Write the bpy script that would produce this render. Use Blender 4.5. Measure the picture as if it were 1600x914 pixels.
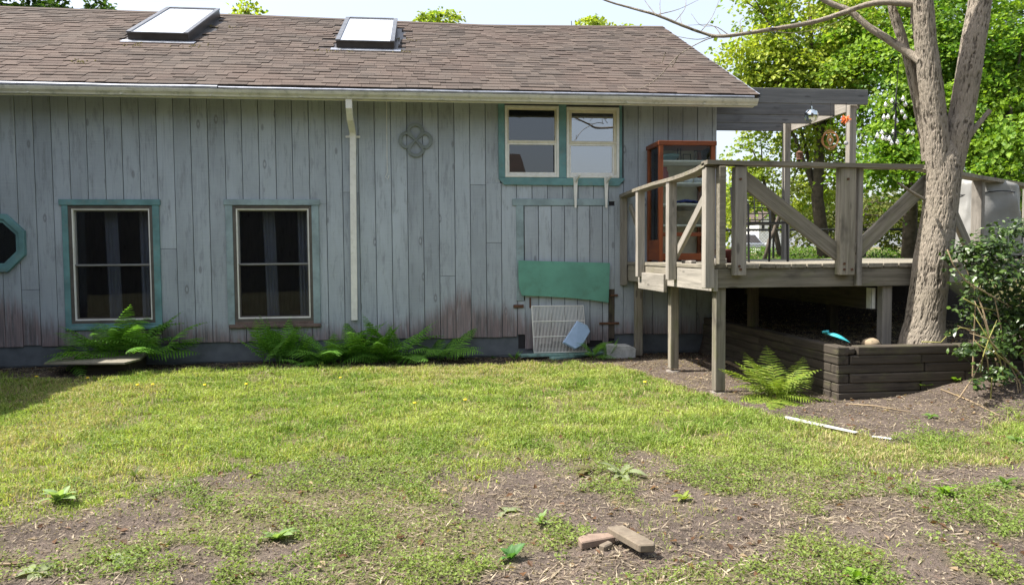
import bpy, bmesh, math, random
import numpy as np
from mathutils import Vector, Matrix

# ------------------------------------------------------------------ scene, camera, sky, sun
for o in list(bpy.data.objects):
    bpy.data.objects.remove(o)
scene = bpy.context.scene
COL = scene.collection
F_PX, YAW, PITCH, ROLL, CAM_H = 1170.0, math.radians(6.7), math.radians(2.9), math.radians(-0.40), 1.25
_f = np.array([math.sin(YAW)*math.cos(PITCH), math.cos(YAW)*math.cos(PITCH), -math.sin(PITCH)])
_r0 = np.array([math.cos(YAW), -math.sin(YAW), 0.0]); _u0 = np.cross(_r0, _f)
_r = math.cos(ROLL)*_r0 + math.sin(ROLL)*_u0
_u = -math.sin(ROLL)*_r0 + math.cos(ROLL)*_u0
CAM = np.array([0, 0, CAM_H])
cam_data = bpy.data.cameras.new('camera')
cam_data.sensor_width = 36.0
cam_data.lens = F_PX/1600*36.0
cam_data.clip_end = 3000
cam_data.clip_start = 0.05
cam = bpy.data.objects.new('camera', cam_data)
COL.objects.link(cam)
cam.matrix_world = Matrix(((_r[0], _u[0], -_f[0], 0), (_r[1], _u[1], -_f[1], 0), (_r[2], _u[2], -_f[2], CAM_H), (0, 0, 0, 1)))
scene.camera = cam

SUN_EL = math.radians(57.0)
SUN_BACK = math.radians(4.5)          # the sun stands on the left (-X), a touch behind the wall plane
sun_dir = Vector((-math.cos(SUN_EL)*math.cos(SUN_BACK), math.cos(SUN_EL)*math.sin(SUN_BACK), math.sin(SUN_EL)))
world = bpy.data.worlds.new('World')
scene.world = world
world.use_nodes = True
wn = world.node_tree
for n in list(wn.nodes): wn.nodes.remove(n)
sky = wn.nodes.new('ShaderNodeTexSky')
sky.sky_type = 'NISHITA'
sky.sun_disc = False
sky.sun_elevation = SUN_EL
sky.sun_rotation = math.atan2(sun_dir.x, sun_dir.y)
sky.air_density = 1.0; sky.dust_density = 4.0; sky.ozone_density = 1.0
bg = wn.nodes.new('ShaderNodeBackground'); bg.inputs['Strength'].default_value = 0.15
wo = wn.nodes.new('ShaderNodeOutputWorld')
hz = wn.nodes.new('ShaderNodeMix'); hz.data_type = 'RGBA'      # thin bright haze over the whole sky
hz.inputs[0].default_value = 0.5; hz.inputs[7].default_value = (3.05, 3.15, 3.25, 1)
wn.links.new(sky.outputs[0], hz.inputs[6]); wn.links.new(hz.outputs[2], bg.inputs[0]); wn.links.new(bg.outputs[0], wo.inputs[0])
sl = bpy.data.lights.new('sun', 'SUN')
sl.energy = 5.0; sl.angle = math.radians(0.5); sl.color = (1.0, 0.95, 0.87)
sun = bpy.data.objects.new('sun', sl); COL.objects.link(sun)
sun.rotation_euler = (-sun_dir).to_track_quat('-Z', 'Y').to_euler()
sun.location = (-20, 5, 30)
scene.view_settings.view_transform = 'Standard'
scene.view_settings.look = 'None'
scene.view_settings.gamma = 1.0
scene.view_settings.use_curve_mapping = False
scene.view_settings.exposure = 1.25
scene.render.resolution_x = 1024; scene.render.resolution_y = 584

# ------------------------------------------------------------------ photo pixel -> point on a known plane
def ray(px, py): return _f + (px-800)/F_PX*_r - (py-457)/F_PX*_u
def onY(px, py, Y): d = ray(px, py); return Vector(CAM + d*(Y/d[1]))
def onX(px, py, X): d = ray(px, py); return Vector(CAM + d*(X/d[0]))
def onZ(px, py, Z=0.0): d = ray(px, py); return Vector(CAM + d*((Z-CAM_H)/d[2]))
def onP(px, py, p0, n):
    d = ray(px, py); p0 = np.array(p0); n = np.array(n)
    return Vector(CAM + d*(np.dot(p0-CAM, n)/np.dot(d, n)))

# ------------------------------------------------------------------ object helpers
rng = np.random.default_rng(7)
random.seed(7)
WM = {}
def link(o, parent=None, M=None):
    COL.objects.link(o)
    M = M if M is not None else Matrix.Identity(4)
    if parent is not None:
        o.parent = parent
        o.matrix_parent_inverse = WM[parent.name].inverted()
    o.matrix_basis = M
    WM[o.name] = M.copy()
    return o
def tag(o, label, cat, group=None):
    o['label'] = label; o['category'] = cat
    if group: o['group'] = group
    return o
def thing(name, label, cat, loc=(0, 0, 0), group=None):
    o = bpy.data.objects.new(name, None); o.empty_display_size = 0.1
    link(o, None, Matrix.Translation(Vector(loc)))
    return tag(o, label, cat, group)
def obj(name, me, parent=None, M=None):
    return link(bpy.data.objects.new(name, me), parent, M)
def copy_thing(root, M, label=None, group=None):
    """copy a thing with its parts and sub-parts to world matrix M"""
    r = root.copy(); COL.objects.link(r); r.matrix_basis = M; WM[r.name] = M.copy()
    if label: r['label'] = label
    if group: r['group'] = group
    for ch in root.children:
        c = ch.copy(); COL.objects.link(c); c.parent = r
        for g in ch.children:
            d = g.copy(); COL.objects.link(d); d.parent = c
    return r
def mesh_from(name, verts, faces, mat=None, smooth=False):
    me = bpy.data.meshes.new(name)
    me.from_pydata([tuple(v) for v in verts], [], faces)
    if mat: me.materials.append(mat)
    if smooth: me.polygons.foreach_set('use_smooth', [True]*len(me.polygons))
    me.update()
    return me
def np_mesh(name, V, Fc, mat=None, col=None, smooth=False):
    """V (n,3) float, Fc (m,k) int, col (n,3) point colours"""
    me = bpy.data.meshes.new(name)
    V = np.asarray(V, np.float32); Fc = np.asarray(Fc, np.int32)
    me.vertices.add(len(V)); me.vertices.foreach_set('co', V.ravel())
    m, k = Fc.shape
    me.loops.add(m*k); me.loops.foreach_set('vertex_index', Fc.ravel())
    me.polygons.add(m)
    me.polygons.foreach_set('loop_start', np.arange(0, m*k, k, dtype=np.int32))
    me.polygons.foreach_set('use_smooth', np.full(m, bool(smooth)))
    if col is not None:
        a = me.attributes.new('col', 'FLOAT_COLOR', 'POINT')
        a.data.foreach_set('color', np.concatenate([col, np.ones((len(V), 1))], 1).astype(np.float32).ravel())
    if mat: me.materials.append(mat)
    me.update(calc_edges=True)
    return me
class MB:
    """collects simple shapes into one mesh"""
    def __init__(s): s.v = []; s.f = []
    def quad_grid(s, P):
        n, m = len(P), len(P[0]); b = len(s.v)
        for r in P: s.v += [tuple(p) for p in r]
        for i in range(n-1):
            for j in range(m-1):
                s.f.append((b+i*m+j, b+i*m+j+1, b+(i+1)*m+j+1, b+(i+1)*m+j))
    def box(s, a, b):
        (x0, y0, z0), (x1, y1, z1) = a, b; k = len(s.v)
        s.v += [(x0, y0, z0), (x1, y0, z0), (x1, y1, z0), (x0, y1, z0), (x0, y0, z1), (x1, y0, z1), (x1, y1, z1), (x0, y1, z1)]
        s.f += [(k, k+3, k+2, k+1), (k+4, k+5, k+6, k+7), (k, k+1, k+5, k+4), (k+1, k+2, k+6, k+5), (k+2, k+3, k+7, k+6), (k+3, k, k+4, k+7)]
    def prism(s, pts, axis, a, b):
        """polygon pts (2-D) extruded along axis 0/1/2 from a to b"""
        k = len(s.v); n = len(pts)
        def put(p, t):
            q = list(p); q.insert(axis, t); return tuple(q)
        s.v += [put(p, a) for p in pts] + [put(p, b) for p in pts]
        s.f.append(tuple(range(k, k+n))[::-1]); s.f.append(tuple(range(k+n, k+2*n)))
        for i in range(n): s.f.append((k+i, k+(i+1) % n, k+n+(i+1) % n, k+n+i))
    def tube(s, path, rad, n=8, cap=True):
        path = [Vector(p) for p in path]
        if not hasattr(rad, '__len__'): rad = [rad]*len(path)
        k = len(s.v); ref = None
        for i, p in enumerate(path):
            t = (path[min(i+1, len(path)-1)] - path[max(i-1, 0)]).normalized()
            if ref is None:
                ref = t.orthogonal().normalized()
            ref = (ref - t*ref.dot(t)).normalized(); bi = t.cross(ref)
            for j in range(n):
                a = 2*math.pi*j/n
                s.v.append(tuple(p + (ref*math.cos(a) + bi*math.sin(a))*rad[i]))
        for i in range(len(path)-1):
            for j in range(n):
                s.f.append((k+i*n+j, k+i*n+(j+1) % n, k+(i+1)*n+(j+1) % n, k+(i+1)*n+j))
        if cap:
            s.f.append(tuple(range(k, k+n))[::-1]); e = k+(len(path)-1)*n
            s.f.append(tuple(range(e, e+n)))
    def lathe(s, prof, c, n=20):
        k = len(s.v); m = len(prof)
        for r, z in prof:
            for j in range(n):
                a = 2*math.pi*j/n; s.v.append((c[0]+r*math.cos(a), c[1]+r*math.sin(a), c[2]+z))
        for i in range(m-1):
            for j in range(n):
                s.f.append((k+i*n+j, k+i*n+(j+1) % n, k+(i+1)*n+(j+1) % n, k+(i+1)*n+j))
    def build(s, name, mat, parent=None, M=None, smooth=False, bevel=0):
        me = mesh_from(name, s.v, s.f, mat, smooth)
        if bevel or True:
            bm = bmesh.new(); bm.from_mesh(me)
            bmesh.ops.recalc_face_normals(bm, faces=bm.faces)
            if bevel: bmesh.ops.bevel(bm, geom=list(bm.edges), offset=bevel, segments=1, affect='EDGES', clamp_overlap=True)
            bm.to_mesh(me); bm.free()
            if smooth: me.polygons.foreach_set('use_smooth', [True]*len(me.polygons))
        return obj(name, me, parent, M)
def beam(name, p0, p1, w, t, mat, parent=None, up=(0, 0, 1), bevel=0.004, jit=0.0):
    """a timber from p0 to p1: local X is its length, local Y (w) lies across, local Z (t) along 'up'"""
    p0 = Vector(p0); p1 = Vector(p1); L = (p1-p0).length
    x = (p1-p0).normalized(); up = Vector(up); y = up.cross(x).normalized(); z = x.cross(y)
    M = Matrix(((x.x, y.x, z.x, p0.x), (x.y, y.y, z.y, p0.y), (x.z, y.z, z.z, p0.z), (0, 0, 0, 1)))
    m = MB(); m.box((0, -w/2, -t/2), (L, w/2, t/2))
    if jit: m.v = [(a+random.uniform(-jit, jit), b+random.uniform(-jit, jit), c+random.uniform(-jit, jit)) for a, b, c in m.v]
    return m.build(name, mat, parent, M, bevel=bevel)
def bbox(name, a, b, mat, parent=None, bevel=0.003):
    """axis aligned board; local X along its longest side so that the grain follows it"""
    a = Vector(a); b = Vector(b); c = (a+b)/2; d = b-a
    k = max(range(3), key=lambda i: d[i])
    if k == 0: return beam(name, (a.x, c.y, c.z), (b.x, c.y, c.z), d.y, d.z, mat, parent, (0, 0, 1), bevel)
    if k == 1: return beam(name, (c.x, a.y, c.z), (c.x, b.y, c.z), d.x, d.z, mat, parent, (0, 0, 1), bevel)
    return beam(name, (c.x, c.y, a.z), (c.x, c.y, b.z), d.x, d.y, mat, parent, (0, 1, 0), bevel)

# ------------------------------------------------------------------ numpy noise
def _h(i, j, s):
    n = (i.astype(np.int64)*374761393 + j.astype(np.int64)*668265263 + s*1442695041) & 0x7fffffff
    n = ((n ^ (n >> 13))*1274126177) & 0x7fffffff
    return ((n ^ (n >> 16)) & 0xffff)/65535.0
def vn(x, y, s=0):
    x = np.asarray(x, float); y = np.asarray(y, float)
    i = np.floor(x); j = np.floor(y); u = x-i; v = y-j
    u = u*u*(3-2*u); v = v*v*(3-2*v); i = i.astype(np.int64); j = j.astype(np.int64)
    return (_h(i, j, s)*(1-u)+_h(i+1, j, s)*u)*(1-v)+(_h(i, j+1, s)*(1-u)+_h(i+1, j+1, s)*u)*v
def fbm(x, y, s=0, o=4):
    r = 0; a = .5; t = 0
    for k in range(o):
        r = r+a*vn(np.asarray(x)*2**k, np.asarray(y)*2**k, s+k*17); t += a; a *= .55
    return r/t
def sst(a, b, x):
    t = np.clip((np.asarray(x, float)-a)/(b-a), 0, 1); return t*t*(3-2*t)

# ------------------------------------------------------------------ materials
class NT:
    def __init__(s, name):
        s.m = bpy.data.materials.new(name); s.m.use_nodes = True; s.t = s.m.node_tree
        for n in list(s.t.nodes): s.t.nodes.remove(n)
        s.out = s.n('ShaderNodeOutputMaterial')
    def n(s, typ, **kw):
        n = s.t.nodes.new(typ)
        for k, v in kw.items(): setattr(n, k, v)
        return n
    def set(s, sock, v):
        if hasattr(v, 'is_output') or isinstance(v, bpy.types.NodeSocket): s.t.links.new(v, sock)
        elif isinstance(v, (tuple, list)) and len(v) == 3 and sock.type == 'RGBA': sock.default_value = (*v, 1)
        else: sock.default_value = v
    def math(s, op, a, b=0.0, c=0.0, clamp=False):
        n = s.n('ShaderNodeMath', operation=op); n.use_clamp = clamp
        s.set(n.inputs[0], a); s.set(n.inputs[1], b); s.set(n.inputs[2], c); return n.outputs[0]
    def mix(s, f, a, b, mode='MIX'):
        n = s.n('ShaderNodeMix', data_type='RGBA', blend_type=mode)
        s.set(n.inputs[0], f); s.set(n.inputs[6], a); s.set(n.inputs[7], b); return n.outputs[2]
    def ramp(s, f, stops):
        n = s.n('ShaderNodeValToRGB'); e = n.color_ramp.elements
        while len(e) < len(stops): e.new(.5)
        for i, (p, c) in enumerate(stops):
            e[i].position = p; e[i].color = (*c, 1) if hasattr(c, '__len__') else (c, c, c, 1)
        s.set(n.inputs[0], f); return n.outputs[0]
    def smooth(s, a, b, x):
        n = s.n('ShaderNodeMapRange', interpolation_type='SMOOTHSTEP'); s.set(n.inputs[0], x)
        n.inputs[1].default_value = a; n.inputs[2].default_value = b; return n.outputs[0]
    def pos(s): return s.n('ShaderNodeNewGeometry').outputs['Position']
    def objc(s): return s.n('ShaderNodeTexCoord').outputs['Object']
    def rnd(s): return s.n('ShaderNodeObjectInfo').outputs['Random']
    def isl(s): return s.n('ShaderNodeNewGeometry').outputs['Random Per Island']
    def scale(s, v, sc, off=None):
        n = s.n('ShaderNodeVectorMath', operation='MULTIPLY'); s.set(n.inputs[0], v); n.inputs[1].default_value = sc
        o = n.outputs[0]
        if off is not None:
            c = s.n('ShaderNodeCombineXYZ')
            for i in range(3): s.set(c.inputs[i], s.math('MULTIPLY', off, 17.3+5.1*i))
            a = s.n('ShaderNodeVectorMath', operation='ADD'); s.set(a.inputs[0], o); s.set(a.inputs[1], c.outputs[0]); o = a.outputs[0]
        return o
    def noise(s, v, sc=1.0, det=4, rough=.55, dist=0.0):
        n = s.n('ShaderNodeTexNoise'); s.set(n.inputs['Vector'], v); n.inputs['Scale'].default_value = sc
        n.inputs['Detail'].default_value = det; n.inputs['Roughness'].default_value = rough; n.inputs['Distortion'].default_value = dist
        return n.outputs[0]
    def sep(s, v):
        n = s.n('ShaderNodeSeparateXYZ'); s.set(n.inputs[0], v); return n.outputs
    def bsdf(s, col, rough=.8, bump=None, bs=.3, bd=.01, metal=0.0, spec=.3):
        p = s.n('ShaderNodeBsdfPrincipled'); s.set(p.inputs['Base Color'], col); s.set(p.inputs['Roughness'], rough)
        p.inputs['Metallic'].default_value = metal; p.inputs['Specular IOR Level'].default_value = spec
        if bump is not None:
            b = s.n('ShaderNodeBump'); b.inputs['Strength'].default_value = bs; b.inputs['Distance'].default_value = bd
            s.set(b.inputs['Height'], bump); s.t.links.new(b.outputs[0], p.inputs['Normal'])
        s.t.links.new(p.outputs[0], s.out.inputs[0]); s.p = p
        return s.m
def wood(name, c1, c2, dark, rough=.85, green=0.0):
    t = NT(name); o = t.objc(); r = t.rnd()
    v = t.scale(o, (1.6, 34, 34), r); g = t.noise(v, 1, 5, .6, .4)
    v2 = t.scale(o, (5, 170, 170), r); g2 = t.noise(v2, 1, 3, .6)
    v3 = t.scale(o, (2.2, 5, 5), r); big = t.noise(v3, 1, 4, .6)
    c = t.mix(t.smooth(.3, .7, g), c1, c2)
    c = t.mix(t.math('MULTIPLY', t.smooth(.56, .74, g2), .55), c, dark)
    c = t.mix(t.math('MULTIPLY', t.smooth(.55, .75, big), .6), c, dark)
    if green: c = t.mix(t.math('MULTIPLY', t.smooth(.52, .72, t.noise(v3, 1.7, 4)), green), c, (.13, .14, .05))
    # knots
    vo = t.n('ShaderNodeTexVoronoi'); t.set(vo.inputs['Vector'], t.scale(o, (2.5, 9, 9), r)); vo.inputs['Scale'].default_value = 1
    c = t.mix(t.math('MULTIPLY', t.smooth(.16, .08, vo.outputs[0]), .6), c, dark)
    b = t.math('ADD', .82, t.math('MULTIPLY', r, .36))
    h = t.n('ShaderNodeHueSaturation'); t.set(h.inputs['Color'], c); t.set(h.inputs['Value'], b)
    return t.bsdf(h.outputs[0], rough, t.math('ADD', g, g2), .5, .004)
def plain(name, c, rough=.6, var=.15, metal=0, spec=.4, sc=9, dirt=None):
    t = NT(name); n = t.noise(t.pos(), sc, 5)
    col = t.mix(t.smooth(.3, .75, n), tuple(x*(1+var) for x in c), tuple(x*(1-var) for x in c))
    if dirt: col = t.mix(t.math('MULTIPLY', t.smooth(.5, .7, t.noise(t.pos(), sc*2.3, 6, .65)), dirt[1]), col, dirt[0])
    return t.bsdf(col, rough, n, .1, .004, metal, spec)
def foliage(name, trans=.45, rough=.5, spec=.25, tint=(1.15, 1.2, .55)):
    t = NT(name); a = t.n('ShaderNodeAttribute', attribute_name='col').outputs['Color']
    v = t.rnd()
    t.bsdf(a, rough, spec=spec)
    tr = t.n('ShaderNodeBsdfTranslucent'); t.set(tr.inputs[0], t.mix(1.0, a, tint, 'MULTIPLY'))
    m = t.n('ShaderNodeMixShader'); m.inputs[0].default_value = trans
    t.t.links.new(t.p.outputs[0], m.inputs[1]); t.t.links.new(tr.outputs[0], m.inputs[2]); t.t.links.new(m.outputs[0], t.out.inputs[0])
    return t.m
def glass(name, see=(.6, .62, .65), ior=1.6, rough=0.0, mesh=0.0):
    t = NT(name); fr = t.n('ShaderNodeFresnel'); fr.inputs[0].default_value = ior
    tr = t.n('ShaderNodeBsdfTransparent'); tr.inputs[0].default_value = (*see, 1)
    gl = t.n('ShaderNodeBsdfGlossy'); gl.inputs['Roughness'].default_value = rough; gl.inputs[0].default_value = (.95, .97, 1, 1)
    b = t.n('ShaderNodeBump'); b.inputs['Strength'].default_value = .04; b.inputs['Distance'].default_value = .02
    t.set(b.inputs['Height'], t.noise(t.pos(), 2.2, 1)); t.t.links.new(b.outputs[0], gl.inputs['Normal'])
    m = t.n('ShaderNodeMixShader'); t.t.links.new(fr.outputs[0], m.inputs[0])
    base = tr.outputs[0]
    if mesh:      # insect screen: a share of grey threads in front of the pane
        df = t.n('ShaderNodeBsdfDiffuse'); df.inputs[0].default_value = (.16, .16, .165, 1)
        mm = t.n('ShaderNodeMixShader'); mm.inputs[0].default_value = mesh
        t.t.links.new(base, mm.inputs[1]); t.t.links.new(df.outputs[0], mm.inputs[2]); base = mm.outputs[0]
    t.t.links.new(base, m.inputs[1]); t.t.links.new(gl.outputs[0], m.inputs[2]); t.t.links.new(m.outputs[0], t.out.inputs[0])
    return t.m

def make_siding():
    t = NT('painted_siding'); P = t.pos(); x, y, z = t.sep(P); r = t.rnd()
    g = t.noise(t.scale(P, (42, 42, 2.0), r), 1, 5, .6, .3)
    saw = t.noise(t.scale(P, (5, 5, 120), r), 1, 2, .5)
    big = t.noise(t.scale(P, (2.2, 2, 1.0), r), 1, 5, .6)
    c = t.mix(t.smooth(.3, .7, big), (.395, .44, .487), (.31, .346, .385))
    c = t.mix(t.math('MULTIPLY', t.smooth(.5, .75, g), .45), c, (.18, .195, .215))
    c = t.mix(t.math('MULTIPLY', t.smooth(.52, .66, t.noise(t.scale(P, (16, 16, 3.2), r), 1, 6, .72)), .36), c, (.14, .146, .155))
    c = t.mix(t.math('MULTIPLY', t.smooth(.5, .75, saw), .16), c, (.5, .54, .58))
    # knots
    vo = t.n('ShaderNodeTexVoronoi'); t.set(vo.inputs['Vector'], t.scale(P, (6.5, 6.5, 2.6), r)); vo.inputs['Scale'].default_value = 1
    d = vo.outputs['Distance']
    on = t.math('GREATER_THAN', t.sep(vo.outputs['Color'])[0], .52)
    ring = t.math('MULTIPLY', t.math('MULTIPLY', t.smooth(.05, .09, d), t.smooth(.17, .11, d)), on)
    c = t.mix(t.math('MULTIPLY', ring, .55), c, (.13, .13, .14))
    c = t.mix(t.math('MULTIPLY', t.math('MULTIPLY', t.smooth(.08, .03, d), on), .4), c, (.42, .44, .46))
    # bare rusty-brown wood where the paint has gone near the ground, strongest right of the middle and at far left
    def bump(cx, w):
        q = t.math('DIVIDE', t.math('SUBTRACT', x, cx), w)
        return t.math('EXPONENT', t.math('MULTIPLY', t.math('MULTIPLY', q, q), -1.0))
    zone = t.math('ADD', t.math('ADD', bump(.55, .55), bump(-4.7, .55)), t.math('ADD', .08, t.math('MULTIPLY', bump(-3.0, .5), .4)))
    edge = t.math('ADD', t.math('ADD', t.math('MULTIPLY', zone, .23), t.math('MULTIPLY', t.math('MULTIPLY', zone, r), .22)), t.math('MULTIPLY', t.noise(t.scale(P, (24, 24, 1.5), r), 1, 6, .75), .42))
    bare = t.smooth(.10, -.22, t.math('SUBTRACT', t.math('SUBTRACT', z, .20), edge))
    bc = t.mix(t.smooth(.35, .65, g), (.23, .15, .145), (.095, .07, .068))
    bc = t.mix(t.math('MULTIPLY', t.smooth(.5, .7, t.noise(t.scale(P, (30, 30, 4), r), 1, 5, .7)), .5), bc, (.30, .31, .34))
    c = t.mix(t.math('MULTIPLY', bare, .82), c, bc)
    h = t.n('ShaderNodeHueSaturation'); t.set(h.inputs['Color'], c); t.set(h.inputs['Value'], t.math('ADD', .87, t.math('MULTIPLY', r, .18)))
    return t.bsdf(h.outputs[0], .8, t.math('ADD', g, saw), .35, .004)
def make_shingle():
    t = NT('asphalt_shingle'); P = t.pos()
    r = t.math('FRACT', t.math('ADD', t.rnd(), t.isl()))
    c = t.ramp(r, [(0, (.045, .038, .034)), (.3, (.066, .055, .048)), (.75, (.094, .077, .066)), (1, (.053, .044, .039))])
    c = t.mix(t.math('MULTIPLY', t.smooth(.35, .7, t.noise(P, 1.1, 5, .6)), .5), c, (.095, .066, .055))
    gr = t.noise(P, 160, 3, .7)
    c = t.mix(t.math('MULTIPLY', t.smooth(.5, .7, gr), .45), c, (.19, .15, .125))
    c = t.mix(t.math('MULTIPLY', t.smooth(.62, .75, t.noise(t.scale(P, (7, 7, 7)), 1, 5, .7)), .35), c, (.06, .05, .045))
    return t.bsdf(c, .93, gr, .5, .004, spec=.15)
def make_ground():
    t = NT('lawn_soil'); P = t.pos(); a = t.n('ShaderNodeAttribute', attribute_name='col').outputs['Color']
    g, soil_shade, _ = t.sep(a)
    n1 = t.noise(P, 2.3, 6, .62); n2 = t.noise(P, 38, 5, .7); n3 = t.noise(P, 190, 3, .6)
    c = t.mix(t.smooth(.3, .7, n1), (.13, .104, .087), (.068, .055, .046))
    c = t.mix(t.math('MULTIPLY', t.smooth(.5, .68, n2), .75), c, (.25, .195, .16))
    c = t.mix(t.math('MULTIPLY', t.smooth(.56, .7, n3), .55), c, (.38, .31, .26))
    c = t.mix(t.math('MULTIPLY', t.smooth(.46, .3, n3), .6), c, (.04, .03, .024))
    c = t.mix(t.math('MULTIPLY', soil_shade, .85), c, t.mix(n2, (.020, .016, .013), (.045, .036, .03)))      # shade under the deck and along the wall, painted into the soil
    gc = t.mix(t.smooth(.3, .7, n2), (.13, .14, .04), (.19, .165, .08))
    c = t.mix(t.math('MULTIPLY', g, .8), c, gc)
    hh = t.math('ADD', t.math('MULTIPLY', n2, 1.0), t.math('MULTIPLY', n3, .35))
    return t.bsdf(c, .95, hh, .9, .03, spec=.1)
def make_bark():
    t = NT('bark'); P = t.objc(); a = t.n('ShaderNodeAttribute', attribute_name='col').outputs['Color']
    h = t.sep(a)[0]
    v = t.scale(P, (75, 75, 16)); n = t.noise(v, 1, 6, .7, .6); n2 = t.noise(P, 3, 4)
    c = t.mix(t.smooth(.15, .8, h), (.035, .029, .023), (.235, .205, .165))
    c = t.mix(t.math('MULTIPLY', t.smooth(.4, .7, n), .6), c, (.34, .29, .24))
    c = t.mix(t.math('MULTIPLY', t.smooth(.5, .75, n2), .4), c, (.16, .14, .10))
    return t.bsdf(c, .95, t.math('ADD', n, h), 1.0, .014, spec=.1)

M_SIDING = make_siding(); M_SHINGLE = make_shingle(); M_GROUND = make_ground(); M_BARK = make_bark()
M_WOOD = wood('weathered_wood', (.25, .225, .18), (.15, .135, .105), (.035, .03, .025), green=.35)
M_WOODD = wood('stained_pergola_wood', (.14, .142, .145), (.095, .097, .10), (.04, .04, .041))
M_WOODP = wood('grey_post_wood', (.30, .275, .24), (.20, .185, .16), (.06, .054, .047))
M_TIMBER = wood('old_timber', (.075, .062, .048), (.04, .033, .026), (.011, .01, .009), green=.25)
M_REDWOOD = wood('orange_stained_wood', (.24, .066, .018), (.15, .038, .012), (.05, .014, .007), rough=.45)
M_TEAL = plain('teal_trim_paint', (.115, .235, .245), .7, .22, sc=5, dirt=((.2, .22, .2), .35))
M_PALETEAL = plain('faded_teal_paint', (.235, .305, .325), .75, .2, sc=5, dirt=((.16, .17, .17), .4))
M_GREYTEAL = plain('grey_teal_paint', (.17, .195, .195), .7, .15, sc=7)
M_PANEL = plain('green_plywood_paint', (.115, .30, .235), .65, .14, sc=3, dirt=((.09, .20, .15), .5))
M_BROWNSILL = plain('bare_brown_sill', (.135, .095, .082), .85, .3, sc=12, dirt=((.05, .04, .035), .5))
M_WHITE = plain('white_vinyl', (.70, .69, .65), .45, .06, dirt=((.45, .43, .36), .3))
M_CREAM = plain('cream_vinyl', (.62, .58, .47), .5, .08, dirt=((.4, .37, .28), .3))
M_DARKFRAME = plain('brown_window_channel', (.09, .08, .07), .6, .2)
M_SCREEN = plain('grey_sash', (.19, .19, .19), .5, .1)
M_GUTTER = plain('dirty_gutter_paint', (.52, .51, .43), .5, .12, sc=6, dirt=((.23, .235, .18), .6))
M_LIP = plain('grey_metal_flashing', (.33, .35, .40), .4, .2, metal=.5, sc=7, dirt=((.16, .17, .2), .6))
M_CONC = plain('painted_concrete', (.19, .21, .235), .9, .25, sc=6, dirt=((.08, .085, .09), .6))
M_DARK = plain('dark_interior', (.022, .02, .022), .9, .1)
M_CURTAIN = plain('white_curtain', (.60, .61, .64), .9, .05)
M_GLASS = glass('window_glass', (.5, .52, .55), 1.55)
M_GLASSS = glass('screened_glass', (.62, .64, .68), 1.26, 0.0, .04)
M_GLASSU = glass('bright_window_glass', (.25, .26, .3), 3.4)
M_GLASSM = glass('half_bright_glass', (.25, .26, .28), 1.9)
M_CABGLASS = glass('cabinet_glass', (.9, .93, .92), 1.22)
M_SKYGLASS = glass('skylight_glass', (.1, .1, .1), 4.5, .02)
M_BLACK = plain('black_metal', (.018, .018, .018), .5, .1)
M_RUST = plain('rusty_iron', (.10, .05, .03), .9, .4, sc=30)
M_SKYFRAME = plain('brown_skylight_metal', (.045, .04, .037), .4, .2, metal=.3)
M_LEAF = foliage('leaf', .45)
M_GRASS = foliage('grass_blade', .40, .55, .2)
M_GLOSSY = foliage('glossy_leaf', .25, .36, .4, (1.0, 1.1, .4))
M_FERN = foliage('fern_leaf', .45, .5, .2)

# ================================================================== GROUND
D = 9.06                      # front face of the board siding
def ylim_grass(x):            # far edge of the lawn
    return np.interp(x, [-9, 1.7, 2.1, 2.3, 2.45, 2.62, 3.05, 3.7, 4.4, 7], [8.44, 8.44, 8.15, 7.2, 6.3, 5.25, 4.62, 4.75, 5.0, 5.4])
def lawn_mask(x, y):
    thr = 4.12+1.6*(fbm(x*.9+3, y*.9, 5)-.5)+.55*(fbm(x*3.1, y*3.1, 9)-.5)+.12*np.sin(x*1.3+.5)-.22*sst(2.0, 3.2, x)
    m = sst(thr-.3, thr+.35, y)
    lim = ylim_grass(x)+.25*(fbm(x*2.4, y*2.4, 31)-.5)
    m = m*sst(lim+.06, lim-.22, y)
    hole = sst(.66, .74, fbm(x*2.6+9, y*2.6, 77))*sst(6.2, 4.5, y)
    bench = sst(-4.35, -4.2, x)*sst(-3.15, -3.3, x)*sst(8.05, 8.2, y)
    return m*(1-.8*hole)*(1-bench)
def patch_mask(x, y):         # low weeds and moss in the bare foreground
    n = fbm(x*1.7+1.3, y*1.7+.4, 41)
    m = sst(.46, .56, n)*sst(2.0, 2.4, y)
    lim = ylim_grass(x)
    return m*sst(lim+.5, lim, y)
def ground_z(x, y):
    x = np.asarray(x, float); y = np.asarray(y, float)
    near = sst(11, 8, np.hypot(x-.5, y-5))
    z = .05*(fbm(x*.7, y*.7, 3)-.5)*near*sst(9.4, 8.2, y)+.022*(fbm(x*4, y*4, 8)-.5)*near+.028*(fbm(x*9, y*9, 18, 3)-.5)*near*sst(6, 4.5, y)
    # soil banks up on the right, in front of the timber wall
    z = z+.20*sst(3.6, 5.0, x)*sst(4.6, 5.8, y)+.35*sst(5.0, 7.5, x)*sst(4.4, 6.4, y)
    # raised bed behind the timbers, then the higher yard behind the deck
    bed = sst(3.45, 3.53, x)*sst(5.90, 5.98, y)
    z = z*(1-bed)+bed*(.415+.05*(fbm(x*3, y*3, 12)-.5))
    up = np.maximum(sst(3.66, 3.9, x)*sst(8.2, 10.2, y), sst(15.6, 17.5, y))
    z = z+up*(1.0-z)
    z = z+.25*sst(22, 32, y)+2.0*sst(60, 300, y)
    return z
xs = np.concatenate([-np.geomspace(600, 7.2, 26), np.arange(-7, 8.001, .045), np.geomspace(8.3, 600, 26)])
ys = np.concatenate([-np.geomspace(300, .4, 18), np.arange(.2, 2, .3), np.arange(2, 5, .03), np.arange(5, 11.001, .06), np.geomspace(11.3, 900, 34)])
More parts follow.
